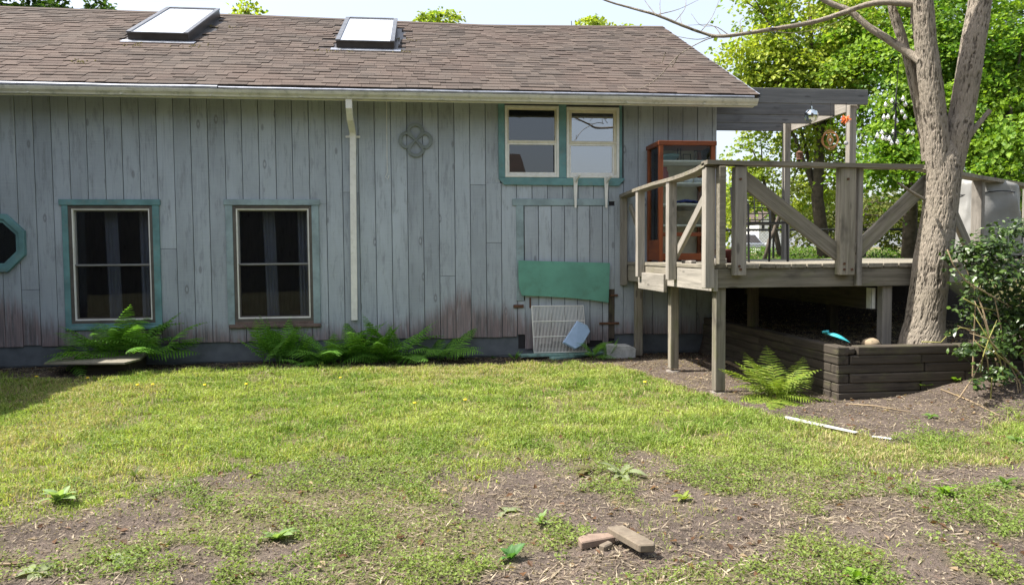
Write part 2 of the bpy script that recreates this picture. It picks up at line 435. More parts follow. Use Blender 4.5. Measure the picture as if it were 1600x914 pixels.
GX, GY = np.meshgrid(xs, ys)
GZ = ground_z(GX, GY)
gm = lawn_mask(GX, GY)*.95
gm = np.maximum(gm, .55*patch_mask(GX, GY)*sst(4.9, 4.0, GY))
gm = np.where((GY < 1.6) | (np.abs(GX) > 7), .8, gm); gm = np.where(GY > 14, .9, gm)
n_, m_ = GX.shape
idx = np.arange(n_*m_).reshape(n_, m_)
quads = np.stack([idx[:-1, :-1], idx[:-1, 1:], idx[1:, 1:], idx[1:, :-1]], -1).reshape(-1, 4)
soil_shade = np.maximum(sst(3.4, 3.55, GX)*sst(5.88, 6.0, GY)*sst(11, 9.5, GY), sst(8.45, 8.62, GY+.12*(fbm(GX*3, GY*3, 50)-.5))*sst(9.6, 9.2, GY)*sst(3.6, 3.3, GX))  # mask of the shade painted dark on the soil: below the deck, wall bed
soil_shade = np.maximum(soil_shade, .8*sst(4.55, 4.9, GX)*sst(5.35, 5.6, GY)*sst(11, 9.5, GY))
gme = np_mesh('ground', np.stack([GX, GY, GZ], -1).reshape(-1, 3), quads, M_GROUND, np.stack([gm, soil_shade, 0*gm], -1).reshape(-1, 3), True)
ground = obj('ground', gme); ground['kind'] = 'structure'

# ================================================================== HOUSE
XL, XR = -8.2, 3.65
house = thing('house', 'long grey-blue board-sided house with brown shingle roof', 'house', (-2.2, 12, 0))
def wx(px, py): return onY(px, py, D).x
def wz(px, py): return onY(px, py, D).z
W1 = dict(x0=wx(106.5, 330), x1=wx(238.5, 330), z0=wz(175, 505), z1=wz(175, 321.5), ox0=wx(97, 330), ox1=wx(249, 330), hx0=wx(93, 318), hx1=wx(251, 318), hz=wz(175, 312))
W2 = dict(x0=wx(363.5, 330), x1=wx(487, 330), z0=wz(425, 502), z1=wz(425, 321.5), ox0=wx(352.5, 330), ox1=wx(498, 330), hx0=wx(350, 318), hx1=wx(500, 318), hz=wz(425, 312))
U1 = dict(x0=wx(788.5, 220), x1=wx(873, 220), z0=wz(830, 277.5), z1=wz(830, 166))
U2 = dict(x0=wx(884.5, 220), x1=wx(967, 220), z0=wz(925, 278.5), z1=wz(925, 168.5))
UT = dict(x0=wx(778.5, 220), x1=wx(975, 220), z0=wz(870, 289.5), z1=3.075)
DR = dict(x0=wx(807, 420), x1=wx(961, 420), z0=.10, z1=wz(875, 311), hz=wz(875, 321.5))
OCT = (wx(-6.5, 380), wz(0, 380)); OR = (wz(20, 335)-wz(20, 425))/2
ZB, ZT = .245, 3.075
def subtract(rects, cut):
    out = []
    cx0, cx1, cz0, cz1 = cut
    for (a, b, c, d) in rects:
        if cx1 <= a or cx0 >= b or cz1 <= c or cz0 >= d: out.append((a, b, c, d)); continue
        if c < cz0: out.append((a, b, c, cz0))
        if d > cz1: out.append((a, b, cz1, d))
        zc, zd = max(c, cz0), min(d, cz1)
        if a < cx0: out.append((a, cx0, zc, zd))
        if b > cx1: out.append((cx1, b, zc, zd))
    return out
# sheathing with real openings
holes = [(W['x0']+.01, W['x1']-.01, W['z0']+.01, W['z1']-.01) for W in (W1, W2, U1, U2)] + [(OCT[0]-OR*.66, OCT[0]+OR*.66, OCT[1]-OR*.66, OCT[1]+OR*.66)]
m = MB(); rects = [(XL, XR-.02, .02, 3.1)]
for h in holes: rects = subtract(rects, h)
for (a, b, c, d) in rects: m.box((a, D+.022, c), (b, D+.12, d))
wall = m.build('wall', plain('sheathing_paint', (.10, .112, .125), .85), house)
# siding boards
seam0 = wx(25.6, 300); BW = (wx(404, 300)-seam0)/14
cuts = [(W['ox0']+.02, W['ox1']-.02, W['z0']-.035, W['z1']+.02) for W in (W1, W2)]
cuts += [(UT['x0']+.02, UT['x1']-.02, UT['z0']+.02, 4), (DR['x0']+.01, DR['x1']-.005, 0, DR['z1']-.03)]
cuts += [(OCT[0]-OR*.69, OCT[0]+OR*.69, OCT[1]-OR*.69, OCT[1]+OR*.69)]
k0 = int((XL-seam0)/BW)-1
rb = random.Random(5)
xa = seam0+k0*BW
while xa < XR:
    xb = min(xa+BW*rb.uniform(.985, 1.015), XR)
    a, b = max(xa, XL)+.0032, xb-.0032
    if b-a > .03:
        drop = rb.uniform(-.012, .01)
        rs = [(a, b, ZB+drop, ZT)]
        for c in cuts: rs = subtract(rs, c)
        out = []
        for (p, q, c, d) in rs:
            if d-c > 1.6 and rb.random() < .24:
                zz = c+(d-c)*rb.uniform(.2, .7); out += [(p, q, c, zz-.0015), (p, q, zz+.0015, d)]
            else: out.append((p, q, c, d))
        for (p, q, c, d) in out:
            if q-p < .012 or d-c < .02: continue
            y0 = D+rb.uniform(-.0025, .0025)
            o = bbox('board', (p, y0, c), (q, D+.02, d), M_SIDING, wall, bevel=.003)
    xa = xb
# foundation
m = MB(); m.box((XL, D+.045, -.3), (XR-.03, D+.13, .30)); m.build('foundation', M_CONC, house)
m = MB()
m.prism([(D+.121, 0.0), (15.4, 0.0), (15.4, 3.05), (12.2, 4.86), (D+.121, 3.09)], 0, XR-.12, XR); m.build('gable_wall', M_SIDING, house)
m = MB(); m.box((XL, 15.28, 0), (XR-.121, 15.4, 3.04)); m.build('back_wall', M_SIDING, house)
m = MB(); m.prism([(D+.121, 0.0), (15.279, 0.0), (15.279, 3.04), (12.2, 4.8), (D+.121, 3.09)], 0, XL, XL+.1); m.build('inner_wall', M_DARK, house)

# ---- windows
def ring(m, x0, x1, z0, z1, w, ya, yb, wb=None, wt=None):
    wb = w if wb is None else wb; wt = w if wt is None else wt
    m.box((x0, ya, z0), (x0+w, yb, z1)); m.box((x1-w, ya, z0), (x1, yb, z1))
    m.box((x0+w, ya, z0), (x1-w, yb, z0+wb)); m.box((x0+w, ya, z1-wt), (x1-w, yb, z1))
def pane(name, x0, x1, z0, z1, y, mat, parent):
    m = MB(); m.box((x0, y, z0), (x1, y+.004, z1)); return m.build(name, mat, parent)
def curtain(x0, x1, z0, z1, y, parent, lean=0.0):
    n = 40; P = []
    for zz in np.linspace(z1, z0, 8):
        t = (z1-zz)/(z1-z0); r = []
        for i in range(n+1):
            u = i/n; r.append((x0+(x1-x0)*u+lean*t, y+.022*math.sin(u*24+t*1.4)+.01*math.sin(u*53), zz))
        P.append(r)
    m = MB(); m.quad_grid(P); return m.build('curtain', M_CURTAIN, parent, smooth=True)
for W, tm, curt in ((W1, M_TEAL, ((150, 172, .02), (206, 238, 0))), (W2, M_PALETEAL, ((404, 424, .03), (460, 482, .01)))):
    m = MB(); ring(m, W['x0'], W['x1'], W['z0'], W['z1'], .034, D-.012, D+.118)
    win = m.build('window', M_DARKFRAME, house, bevel=.002)
    x0, x1, z0, z1 = W['x0']+.034, W['x1']-.034, W['z0']+.034, W['z1']-.034
    m = MB(); ring(m, x0, x1, z0, z1, .0155, D-.004, D+.06); m.build('screen_frame', M_WHITE, win, bevel=.002)
    zm = (z0+z1)/2+.005
    m = MB(); ring(m, x0+.0155, x1-.0155, zm-.012, z1-.0155, .014, D+.03, D+.07); m.build('upper_sash', M_SCREEN, win)
    m = MB(); ring(m, x0+.0155, x1-.0155, z0+.0155, zm-.012, .014, D+.02, D+.06); m.build('lower_sash', M_DARKFRAME, win)
    m = MB(); m.box((x0+.0155, D+.004, zm-.018), (x1-.0155, D+.019, zm)); m.build('meeting_rail', M_SCREEN, win)
    pane('upper_pane', x0+.02, x1-.02, zm-.002, z1-.02, D+.05, M_GLASSS, win)
    pane('lower_pane', x0+.02, x1-.02, z0+.02, zm-.016, D+.042, M_GLASSS, win)
    for a, b, ln in curt: curtain(wx(a, 400), wx(b, 400), z0-.05, z1+.05, D+.26, win, ln)
    # outside trim
    bbox('side_trim', (W['ox0'], D-.022, W['z0']-.03), (W['x0'], D-.0005, W['z1']+.003), tm, win)
    bbox('side_trim', (W['x1'], D-.022, W['z0']-.03), (W['ox1'], D-.0005, W['z1']+.003), tm, win)
    bbox('head_trim', (W['hx0'], D-.03, W['z1']+.004), (W['hx1'], D-.0005, W['hz']), tm, win)
    sm = M_TEAL if W is W1 else M_BROWNSILL
    bbox('sill', (W['ox0']+(.01 if W is W2 else 0), D-.035, W['z0']-.075), (W['ox1']+.005, D-.0005, W['z0']-.031), sm, win, .008)
    bbox('sill_apron', (W['x0']-.002, D-.018, W['z0']-.0305), (W['x1']+.002, D-.0005, W['z0']-.001), M_BROWNSILL if W is W2 else tm, win)
# octagonal window
def octpts(r): return [(OCT[0]+r*math.cos(math.pi/8+i*math.pi/4)/math.cos(math.pi/8), OCT[1]+r*math.sin(math.pi/8+i*math.pi/4)/math.cos(math.pi/8)) for i in range(8)]
def octring(r0, r1, ya, yb):
    m = MB(); a, b = octpts(r0), octpts(r1); k = 0
    m.v = [(p[0], ya, p[1]) for p in a]+[(p[0], ya, p[1]) for p in b]+[(p[0], yb, p[1]) for p in a]+[(p[0], yb, p[1]) for p in b]
    for i in range(8):
        j = (i+1) % 8
        m.f += [(i, j, 8+j, 8+i), (16+i, 24+i, 24+j, 16+j), (8+i, 8+j, 24+j, 24+i), (i, 16+i, 16+j, j)]
    return m
ow = octring(OR*.82, OR, D-.055, D-.001).build('octagonal_window', M_TEAL, house, bevel=.003)
octring(OR*.70, OR*.815, D-.032, D-.002).build('inner_trim', M_TEAL, ow)
m = MB(); m.prism(octpts(OR*.70), 1, D-.012, D-.006); m.build('pane', M_GLASSS, ow)
# the two upper windows in one teal surround
su = MB(); T = UT
cxm0, cxm1 = U1['x1'], U2['x0']
su.box((cxm0, D-.022, T['z0']+.09), (cxm1, D-.0005, T['z1']))
sur = su.build('window_surround', M_TEAL, house, bevel=.002)
bbox('side_trim', (T['x0'], D-.022, T['z0']+.09), (U1['x0'], D-.0005, T['z1']), M_TEAL, sur)
bbox('side_trim', (U2['x1'], D-.022, T['z0']+.09), (T['x1']-.03, D-.0005, T['z1']), M_TEAL, sur)
zs = U1['z0']-.004
m = MB(); m.prism([(T['x0'], zs), (T['x0'], T['z0']+.07), (T['x0']+.065, T['z0']), (T['x1']-.07, T['z0']-.008), (T['x1'], T['z0']+.07), (T['x1'], zs)], 1, D-.026, D-.0005)
m.build('sill_board', M_TEAL, sur, bevel=.002)
for W, fm, gm1, gm2, w in ((U1, M_CREAM, M_GLASSM, M_GLASSM, .048), (U2, M_CREAM, M_GLASSU, M_GLASSU, .052)):
    m = MB(); ring(m, W['x0']+.002, W['x1']-.002, W['z0'], W['z1'], w*.62, D-.03, D+.115)
    win = m.build('window', M_WHITE, house, bevel=.003)
    x0, x1, z0, z1 = W['x0']+w*.62+.002, W['x1']-w*.62-.002, W['z0']+w*.62, W['z1']-w*.62
    zm = (z0+z1)/2-.005
    second = W is U2
    m = MB(); ring(m, x0, x1, zm-.01, z1, .035 if second else .018, D-.005, D+.035); m.build('upper_sash', fm, win, bevel=.002)
    m = MB(); ring(m, x0, x1-(.03 if second else 0), z0, zm-.011, .022, D-.018, D+.01, .03); m.build('lower_sash', M_WHITE, win, bevel=.002)
    m = MB(); m.box((x0, D-.024, zm-.012), (x1, D-.0055, zm+.018)); m.build('meeting_rail', fm, win, bevel=.002)
    if second:
        m = MB(); m.box((x1-.029, D-.012, z0), (x1-.001, D+.01, zm-.013)); m.build('side_track', M_CREAM, win)
    pane('upper_pane', x0+.01, x1-.01, zm, z1-.01, D+.01, gm1, win); pane('lower_pane', x0+.015, x1-.035, z0+.02, zm-.02, D-.004, gm2, win)
    bh = MB(); bh.box((x0-.01, D+.2, z0-.02), (x1+.01, D+.21, z1+.03)); bh.build('blind', M_DARK, win)
# ---- blocked-up door
door = MB(); door.box((DR['x0']+.02, D+.014, DR['z0']), (DR['x1']-.006, D+.021, DR['z1']-.03)); door = door.build('door', M_DARK, house)
bbox('head_trim', (wx(800, 316), D-.014, DR['hz']), (wx(951, 316), D-.0005, DR['z1']), M_PALETEAL, door)
bbox('side_trim', (DR['x0'], D-.012, wz(812, 470)), (wx(818.5, 420), D+.013, DR['hz']-.001), M_PALETEAL, door)
ed = [wx(p, 420) for p in (819.6, 841.8, 861.7, 882.4, 902, 921.8, 941.4, 951)]
for i in range(7):
    z0 = .12+.03*(i % 3) if i else .09
    bbox('door_board', (ed[i]+.003, D-.004+.002*(i % 2), z0), (ed[i+1]-.004, D+.013, DR['hz']-.002), M_SIDING, door)
zk = wz(955, 452)
bbox('side_stile', (ed[7], D-.006, zk+.001), (DR['x1']-.007, D+.013, DR['hz']-.002), M_SIDING, door)
bbox('side_stile', (ed[7], D-.006, .2), (DR['x1']-.007, D+.013, zk-.001), M_TIMBER, door)
bbox('filler_board', (DR['x0']+.012, D-.002, .27), (ed[0]+.001, D+.013, wz(812, 470)-.002), M_SIDING, door)
for (a, b, c, d) in ((802, 818, 476, 481), (827, 829.5, 465, 481), (936, 967, 503.5, 507), (953, 965, 460, 463)):
    m = MB(); m.box((wx(a, c), D-.02, wz(a, d)), (wx(b, c), D-.0045, wz(a, c))); m.build('hinge', M_RUST, door, bevel=.003)

# ---- roof
EY, EZ, RY = 8.58, 3.122, 12.2
def zr(x): return float(np.interp(x, [-6.2, -2.3, 1.05, 3.97], [4.99, 4.968, 4.922, 4.982]))
SL = math.hypot(RY-EY, 4.97-EZ)
def roof_pt(x, s, lift=0.0):
    t = s/SL; r = zr(x); n = Vector((0, -(r-EZ), RY-EY)).normalized()
    return Vector((x, EY+t*(RY-EY), EZ+t*(r-EZ)))+n*lift
RX0, RX1 = -8.3, 3.97
m = MB()
xsr = np.linspace(RX0, RX1, 30)
m.quad_grid([[roof_pt(x, 0, -.004) for x in xsr], [roof_pt(x, SL, -.004) for x in xsr], [(x, 15.82, EZ) for x in xsr], [(x, 15.80, EZ-.05) for x in xsr], [(x, RY, zr(x)-.075) for x in xsr], [roof_pt(x, .02, -.05) for x in xsr], [roof_pt(x, 0, -.004) for x in xsr]])
roof = m.build('roof', M_SKYFRAME, house)
bbox('soffit', (XL, EY+.12, 3.081), (RX1-.02, D-.002, 3.098), M_DARKFRAME, roof, 0)
bbox('fascia', (XL, EY+.085, 2.99), (RX1-.02, EY+.118, 3.112), M_WHITE, roof, .002)
ang = math.atan2(4.97-EZ, RY-EY)
sv = [(-.5, 0, .0), (.5, 0, 0), (.5, .168, -.003), (-.5, .168, -.003), (-.5, 0, .0075), (.5, 0, .0075), (.5, .168, .0015), (-.5, .168, .0015)]
sf = [(0, 3, 2, 1), (4, 5, 6, 7), (0, 1, 5, 4), (1, 2, 6, 5), (2, 3, 7, 6), (3, 0, 4, 7)]
shingle_me = mesh_from('shingle', sv, sf, M_SHINGLE)
EXP = .128
ncourse = int(SL/EXP)
# skylight footprints on the slope (x0, x1, s0, s1)
pn = Vector((0, -(4.965-EZ), RY-EY)).normalized()
def on_roof(px, py):
    p = onP(px, py, (0, EY, EZ), tuple(pn)); return p.x, (p-Vector((p.x, EY, EZ))).length
SKY = []
for fl, fr, bt in (((201, 65), (296, 67), (300, 27)), ((526, 76), (616, 77), (580, 40))):
    a, s0 = on_roof(*fl); b, _ = on_roof(*fr); _, s1 = on_roof(*bt); SKY.append((a, b, s0, s1))
pieces = []
rs = random.Random(11)
for c in range(ncourse+1):
    s = c*EXP-.012
    x = RX0-rs.random()*.3
    while x < RX1:
        w = rs.choice((.10, .13, .16, .2, .24))
        a, b = max(x, RX0), min(x+w, RX1+.008)
        if b-a > .03 and s+.06 < SL and not any(a < q[1]+.02 and b > q[0]-.02 and q[2]-.04 < s+.09 < q[3] for q in SKY):
            pieces.append((a, b, s+rs.uniform(-.002, .002), rs.choice((.8, 1.0, 1.4, 1.8)), c))
        x += w
def shingle_M(a, b, s, th):
    p = roof_pt((a+b)/2, max(s, -.02)); r = zr((a+b)/2)
    al = math.atan2(r-EZ, RY-EY)
    return Matrix.Translation(p) @ Matrix.Rotation(al, 4, 'X') @ Matrix.Diagonal((b-a-.003, 1, th, 1))
vis = [q for q in pieces if -5.0 < q[0] < 4.1]
vis.sort(key=lambda q: (q[4], q[0])); first = set(vis[:300])
V = []; Fc = []; base = np.array(sv+[])
for q in pieces:
    M = shingle_M(*q[:4])
    if q in first:
        obj('shingle', shingle_me, roof, M)
    else:
        k = len(V); V += [tuple(M @ Vector(p)) for p in sv]; Fc += [tuple(i+k for i in f) for f in sf]
o = obj('shingle_field', np_mesh('shingle_field', V, Fc, M_SHINGLE), roof); o['kind'] = 'stuff'
m = MB(); m.quad_grid([[roof_pt(x, SL-.11, .012) for x in xsr], [roof_pt(x, SL, .016) for x in xsr], [(x, RY+.1, zr(x)-.04) for x in xsr]]); m.build('ridge_cap', M_SHINGLE, roof)
m = MB(); P0 = [roof_pt(RX1+.006, s, .006) for s in (0, SL)]; P1 = [p+Vector((0, 0, -.05)) for p in P0]; P2 = [p+Vector((.012, 0, 0)) for p in P0]; P3 = [p+Vector((.012, 0, 0)) for p in P1]
m.quad_grid([P0, P1, P3, P2, P0]); m.build('rake_edge', M_LIP, roof)
# moss and leaf litter below the skylights
M_MOSS = plain('roof_moss', (.12, .10, .035), .95, .4, sc=40)
for i, (cx, cy, sp) in enumerate(((215, 72, .2), (300, 74, .35), (345, 44, .3), (520, 80, .3), (625, 80, .2), (628, 62, .25), (130, 98, .2))):
    x, s = on_roof(cx, cy); m = MB(); rr = random.Random(i)
    for _ in range(20):
        p = roof_pt(x+rr.gauss(0, sp*.4), s+rr.gauss(0, .05), .012); d = rr.uniform(.003, .009)
        m.lathe([(.001, d), (d*1.2, d*.5), (d*1.5, -.01)], p, 5)
    o = m.build('moss', M_MOSS, roof); o['kind'] = 'stuff'
# skylights
M_CAP = plain('skylight_cap_metal', (.13, .135, .145), .35, .2, metal=.4)
M_SKYPANE = plain('white_skylight_pane', (.47, .50, .56), .12, .03, spec=.6, sc=2)
for (a, b, s0, s1) in SKY:
    xm = (a+b)/2; p = roof_pt(xm, s0); al = math.atan2(zr(xm)-EZ, RY-EY)
    M = Matrix.Translation(p) @ Matrix.Rotation(al, 4, 'X'); L = s1-s0; h = (b-a)/2; H = .105
    m = MB(); ring_boxes = [((-h, 0, -.02), (-h+.05, L, H)), ((h-.05, 0, -.02), (h, L, H)), ((-h+.05, 0, -.02), (h-.05, .05, H)), ((-h+.05, L-.05, -.02), (h-.05, L, H))]
    for q in ring_boxes: m.box(*q)
    sk = m.build('skylight', M_SKYFRAME, house, M)
    m = MB()
    for q in (((-h-.008, -.008, H), (-h+.05, L+.01, H+.022)), ((h-.05, -.008, H), (h+.008, L+.01, H+.022)), ((-h+.05, L-.05, H), (h-.05, L+.012, H+.026)), ((-h+.05, -.008, H), (h-.05, .022, H+.014))): m.box(*q)
    m.build('cap_frame', M_CAP, sk, M, bevel=.002)
    m = MB(); m.box((-h+.05, .022, H-.02), (h-.05, L-.05, H+.008)); m.build('pane', M_SKYPANE, sk, M)
    m = MB(); m.box((-h-.07, -.12, .010), (h+.09, 0, .0165)); m.build('flashing', M_LIP, sk, M)
# gutter
def sweep(name, prof, x0, x1, mat, parent, wob, seed, n=90, gaps=()):
    m = MB(); P = []
    for i in range(n+1):
        x = x0+(x1-x0)*i/n; dz = wob*(float(fbm(x*.8, 0, seed))-.5)*2; dy = wob*(float(fbm(x*1.1, 5, seed))-.5)
        P.append([(x, y+dy, z+dz) for y, z in prof])
    m.quad_grid(P); k = len(prof)
    m.f.append(tuple(range(k))); m.f.append(tuple(range(len(m.v)-k, len(m.v))))
    return m.build(name, mat, parent)
gut = sweep('gutter', [(8.664, 3.095), (8.664, 3.0), (8.585, 2.995), (8.578, 3.012), (8.556, 3.035), (8.546, 3.06), (8.546, 3.07), (8.556, 3.072), (8.57, 3.06), (8.66, 3.06), (8.664, 3.095)], -8.2, 3.955, M_GUTTER, house, .007, 3)
sweep('lip', [(8.541, 3.073), (8.538, 3.092), (8.545, 3.106), (8.60, 3.118), (8.60, 3.112), (8.55, 3.10), (8.545, 3.073)], -8.2, -2.2, M_LIP, gut, .011, 8, 60)
sweep('lip', [(8.541, 3.073), (8.538, 3.088), (8.545, 3.10), (8.60, 3.112), (8.60, 3.106), (8.55, 3.094), (8.545, 3.073)], -2.19, 3.9, M_LIP, gut, .009, 18, 60)
for px in (45, 190, 330, 470, 690, 830, 980, 1100):
    x = onY(px, 150, 8.56).x; m = MB(); m.box((x-.008, 8.538, 2.992), (x+.008, 8.577, 3.004)); m.build('hanger', M_GUTTER, gut)
# downspout
path = [onY(545, 155, 8.62), onY(545.5, 168, 8.63), onY(547, 186, 8.75), onY(551, 205, 8.985), onY(551.5, 214, 9.02), onY(552, 300, 9.02), onY(553, 400, 9.02), onY(554, 500, 9.02)]
m = MB(); P = []
for i, p in enumerate(path):
    t = (path[min(i+1, 7)]-path[max(i-1, 0)]).normalized(); nrm = Vector((1, 0, 0)).cross(t).normalized()*.026; ax = Vector((.035, 0, 0))
    P.append([p-ax-nrm, p+ax-nrm, p+ax+nrm, p-ax+nrm, p-ax-nrm])
m.quad_grid(P); ds = m.build('downspout', M_WHITE, house)
z = onY(548, 213, 9.0).z; x = onY(551, 213, 9.02).x
m = MB(); m.box((x-.085, D-.014, z-.012), (x+.085, D-.004, z+.012)); m.box((x-.04, D-.07, z-.012), (x+.04, D-.0665, z+.012)); m.build('strap', M_WHITE, ds)
# loose cord with a hook hanging on the boards
m = MB(); m.tube([onY(604, 156, D-.02), onY(604.5, 220, D-.02), onY(605, 270, D-.02), onY(602, 277, D-.02), onY(606, 280, D-.02), onY(608, 274, D-.02)], .004, 6)
m.build('cord', M_WHITE, house)
# left wing of the house, out of the frame: it shades the left end of the lawn
m = MB(); m.box((-8.15, 4.6, 0), (-5.75, 9.05, 3.0)); m.build('wing_wall', M_SIDING, house)
m = MB(); m.prism([(-8.6, 3.05), (-5.30, 3.05), (-5.30, 3.16), (-6.95, 3.98), (-8.6, 3.16)], 1, 4.3, 8.53); m.build('wing_roof', M_SHINGLE, house)

# ================================================================== THINGS ON AND AGAINST THE WALL
def flat_shape(name, outer, inner, depth, mat, M, parent=None, bev=0.0):
    cu = bpy.data.curves.new(name, 'CURVE'); cu.dimensions = '2D'; cu.fill_mode = 'BOTH'; cu.extrude = depth/2; cu.bevel_depth = bev
    for pts in [outer]+inner:
        sp = cu.splines.new('POLY'); sp.points.add(len(pts)-1)
        for p, q in zip(sp.points, pts): p.co = (q[0], q[1], 0, 1)
        sp.use_cyclic_u = True
    t = bpy.data.objects.new('tmp', cu); COL.objects.link(t)
    dg = bpy.context.evaluated_depsgraph_get(); dg.update()
    me = bpy.data.meshes.new_from_object(t.evaluated_get(dg)); bpy.data.objects.remove(t)
    me.materials.clear(); me.materials.append(mat); me.name = name
    return obj(name, me, parent, M)
c = onY(649.5, 219.5, D); R = (onY(649, 193, D).z-onY(649, 246, D).z)/2
def lobe(cx, cy, r, a0, a1, n=16): return [(cx+r*math.cos(a0+(a1-a0)*i/n), cy+r*math.sin(a0+(a1-a0)*i/n)) for i in range(n+1)]
lr = R*.53; ld = R-lr; outer = []
for k in range(4):
    a = k*math.pi/2; outer += lobe(ld*math.cos(a), ld*math.sin(a), lr, a-1.62, a+1.62)
inner = []
for k in range(4):
    a = k*math.pi/2; pts = [(R*.08*math.cos(a), R*.08*math.sin(a))]
    pts += lobe(ld*1.03*math.cos(a), ld*1.03*math.sin(a), lr*.62, a-1.5, a+1.5, 14); inner.append(pts)
o = flat_shape('clover_ornament', outer, inner, .022, M_GREYTEAL, Matrix.Translation((c.x, D-.0155, c.z)) @ Matrix.Rotation(math.pi/2, 4, 'X'))
tag(o, 'grey-green four-lobed clover ornament fixed on the board wall', 'ornament')
for i, (xa, xb, yt, yb, lab) in enumerate(((895, 902, 277, 325, 'white shelf bracket under the upper windows, nearer to the middle of the sill'), (943, 950, 278, 325, 'white shelf bracket under the upper windows, nearer to the deck rail'))):
    t = thing('shelf_bracket', lab, 'bracket', (wx(xa+3, yb), D-.03, wz(xa, yb)), 'white brackets under the upper windows')
    zt, zb = wz(xa, yt), wz(xa, yb); xm = wx((xa+xb)/2, 300)
    m = MB(); m.prism([(xm-.012, zb), (xm+.012, zb), (xm+.028, zt), (xm-.028, zt)], 1, D-.036, D-.0275); m.build('upright', M_WHITE, t, bevel=.002)
    m = MB(); m.prism([(D-.037, zt), (D-.30, zt), (D-.30, zt-.012), (D-.037, zt-.07)], 0, xm-.007, xm+.007); m.build('arm', M_WHITE, t, bevel=.002)
# green plywood panel leaning on the boards
pts = [(810, 407), (953, 411), (951, 473), (925, 469), (890, 465.5), (850, 463), (816, 462), (811, 450), (810, 430)]
yy = D-.055
o3 = [onY(a, b, yy) for a, b in pts]; c = o3[0]
o = flat_shape('plywood_panel', [((p.x-c.x), (p.z-c.z)) for p in o3], [], .014, M_PANEL, Matrix.Translation(c) @ Matrix.Rotation(math.pi/2+.025, 4, 'X'))
tag(o, 'green painted plywood panel with a wavy lower edge on the wall', 'panel')
# wire rack leaning at the foot of the wall
t = thing('wire_rack', 'white wire shelf rack leaning on the wall below the green panel', 'rack', onZ(870, 556))
A = onY(831, 478.5, D-.05); B = onY(911, 477.5, D-.05); C_ = onY(917, 549, D-.26); D_ = onY(834.5, 551, D-.26)
m = MB(); m.tube([A, B, C_, D_, A], .0075, 8, False); m.build('rack_frame', M_WHITE, t, smooth=True)
for f in (.335, .665):
    m = MB(); m.tube([A.lerp(D_, f), B.lerp(C_, f)], .006, 6); m.build('cross_bar', M_WHITE, t)
for i in range(1, 37):
    m = MB(); f = i/37; m.tube([A.lerp(B, f)+Vector((0, .006, 0)), D_.lerp(C_, f)+Vector((0, .006, 0))], .0033, 5); m.build('wire', M_WHITE, t)
# blue plastic lid leaning on the rack
M_BLUE = plain('pale_blue_plastic', (.30, .42, .60), .45, .08)
q = [onY(878, 536, D-.33), onY(901, 501, D-.20), onY(917, 508, D-.20), onY(922, 518, D-.20), onY(909, 541, D-.30), onY(898, 547, D-.34)]
nn = (q[1]-q[0]).cross(q[4]-q[0]).normalized()
if nn.y > 0: nn = -nn
m = MB(); k = len(q); cen = sum(q, Vector())/k
m.v = [tuple(p) for p in q]+[tuple(cen+(p-cen)*.93+nn*.03) for p in q]; m.f = [tuple(range(k)), tuple(range(k, 2*k))]+[(i, (i+1) % k, k+(i+1) % k, k+i) for i in range(k)]
o = m.build('plastic_lid', M_BLUE, bevel=.005); tag(o, 'pale blue plastic tray tilted against the white wire rack', 'tray')
# painted planks on the ground under the rack
M_PLANK = plain('flaking_green_paint', (.16, .27, .245), .8, .35, sc=16, dirt=((.12, .10, .08), .7))
o = beam('plank', onZ(812, 556, .05)+Vector((0, .02, 0)), onZ(925, 552, .05)+Vector((0, .02, 0)), .13, .03, M_PLANK); tag(o, 'flaking green plank lying under the white wire rack', 'plank')
o = beam('plank', onZ(862, 560, .02), onZ(962, 549, .03), .10, .028, M_PLANK); tag(o, 'narrow green plank lying in front of the other one below the rack', 'plank')
# pale concrete block
M_BLOCK = plain('whitewashed_block', (.42, .43, .42), .9, .2, sc=14, dirt=((.2, .2, .19), .5))
a = onZ(935, 553); m = MB(); m.prism([(a.x, -.02), (a.x+.36, -.02), (a.x+.37, .11), (a.x+.29, .15), (a.x+.02, .16)], 1, 8.72, 8.9)
o = m.build('concrete_block', M_BLOCK, bevel=.01); tag(o, 'whitewashed concrete block by the wall beside the deck post', 'block')
# board lying on a low dark plinth by the left window
t = thing('low_bench', 'low wooden board on a dark block below the left window', 'bench', onZ(150, 585))
zt = .165
q = [onZ(68, 567, zt), onZ(108, 551, zt), onZ(237, 546, zt), onZ(220, 560, zt), onZ(195, 566, zt)]
m = MB(); m.v = [tuple(p) for p in q]+[(p.x, p.y, p.z-.022) for p in q]; k = 5; m.f = [tuple(range(k)), tuple(range(k, 2*k))]+[(i, (i+1) % k, k+(i+1) % k, k+i) for i in range(k)]
m.build('top_board', M_WOOD, t, bevel=.003)
m = MB(); m.box((q[0].x+.25, 8.36, -.05), (q[3].x-.1, 8.85, zt-.024)); m.build('base', M_TIMBER, t, bevel=.006)

# ================================================================== DECK
DZ = 1.15                                   # top of the deck boards
DX, DY = 2.5, 6.28                          # outer faces of the left and front fascia
BX = 4.36                                   # here the front edge turns back
BD = Vector((.83, .56, 0)).normalized()     # direction of the angled edge
deck = thing('deck', 'weathered grey wooden deck with railing built around the tree', 'deck', (3.6, 7.6, 0))
def front_y(x): return DY if x <= BX else DY+(x-BX)*BD.y/BD.x
# deck boards run away from the camera
x = DX-.01; i = 0
rd = random.Random(3)
while x < 7.0:
    xm = x+.07; y0 = front_y(xm)-.02+rd.uniform(-.006, .006); y1 = D-.02 if xm < XR+.05 else 11.2
    if xm < 2.66: y0 += .03
    o = bbox('deck_board', (x+.004, y0, DZ-.036+rd.uniform(-.002, .002)), (x+.138, y1, DZ), M_WOOD, deck, .003)
    x += .145; i += 1
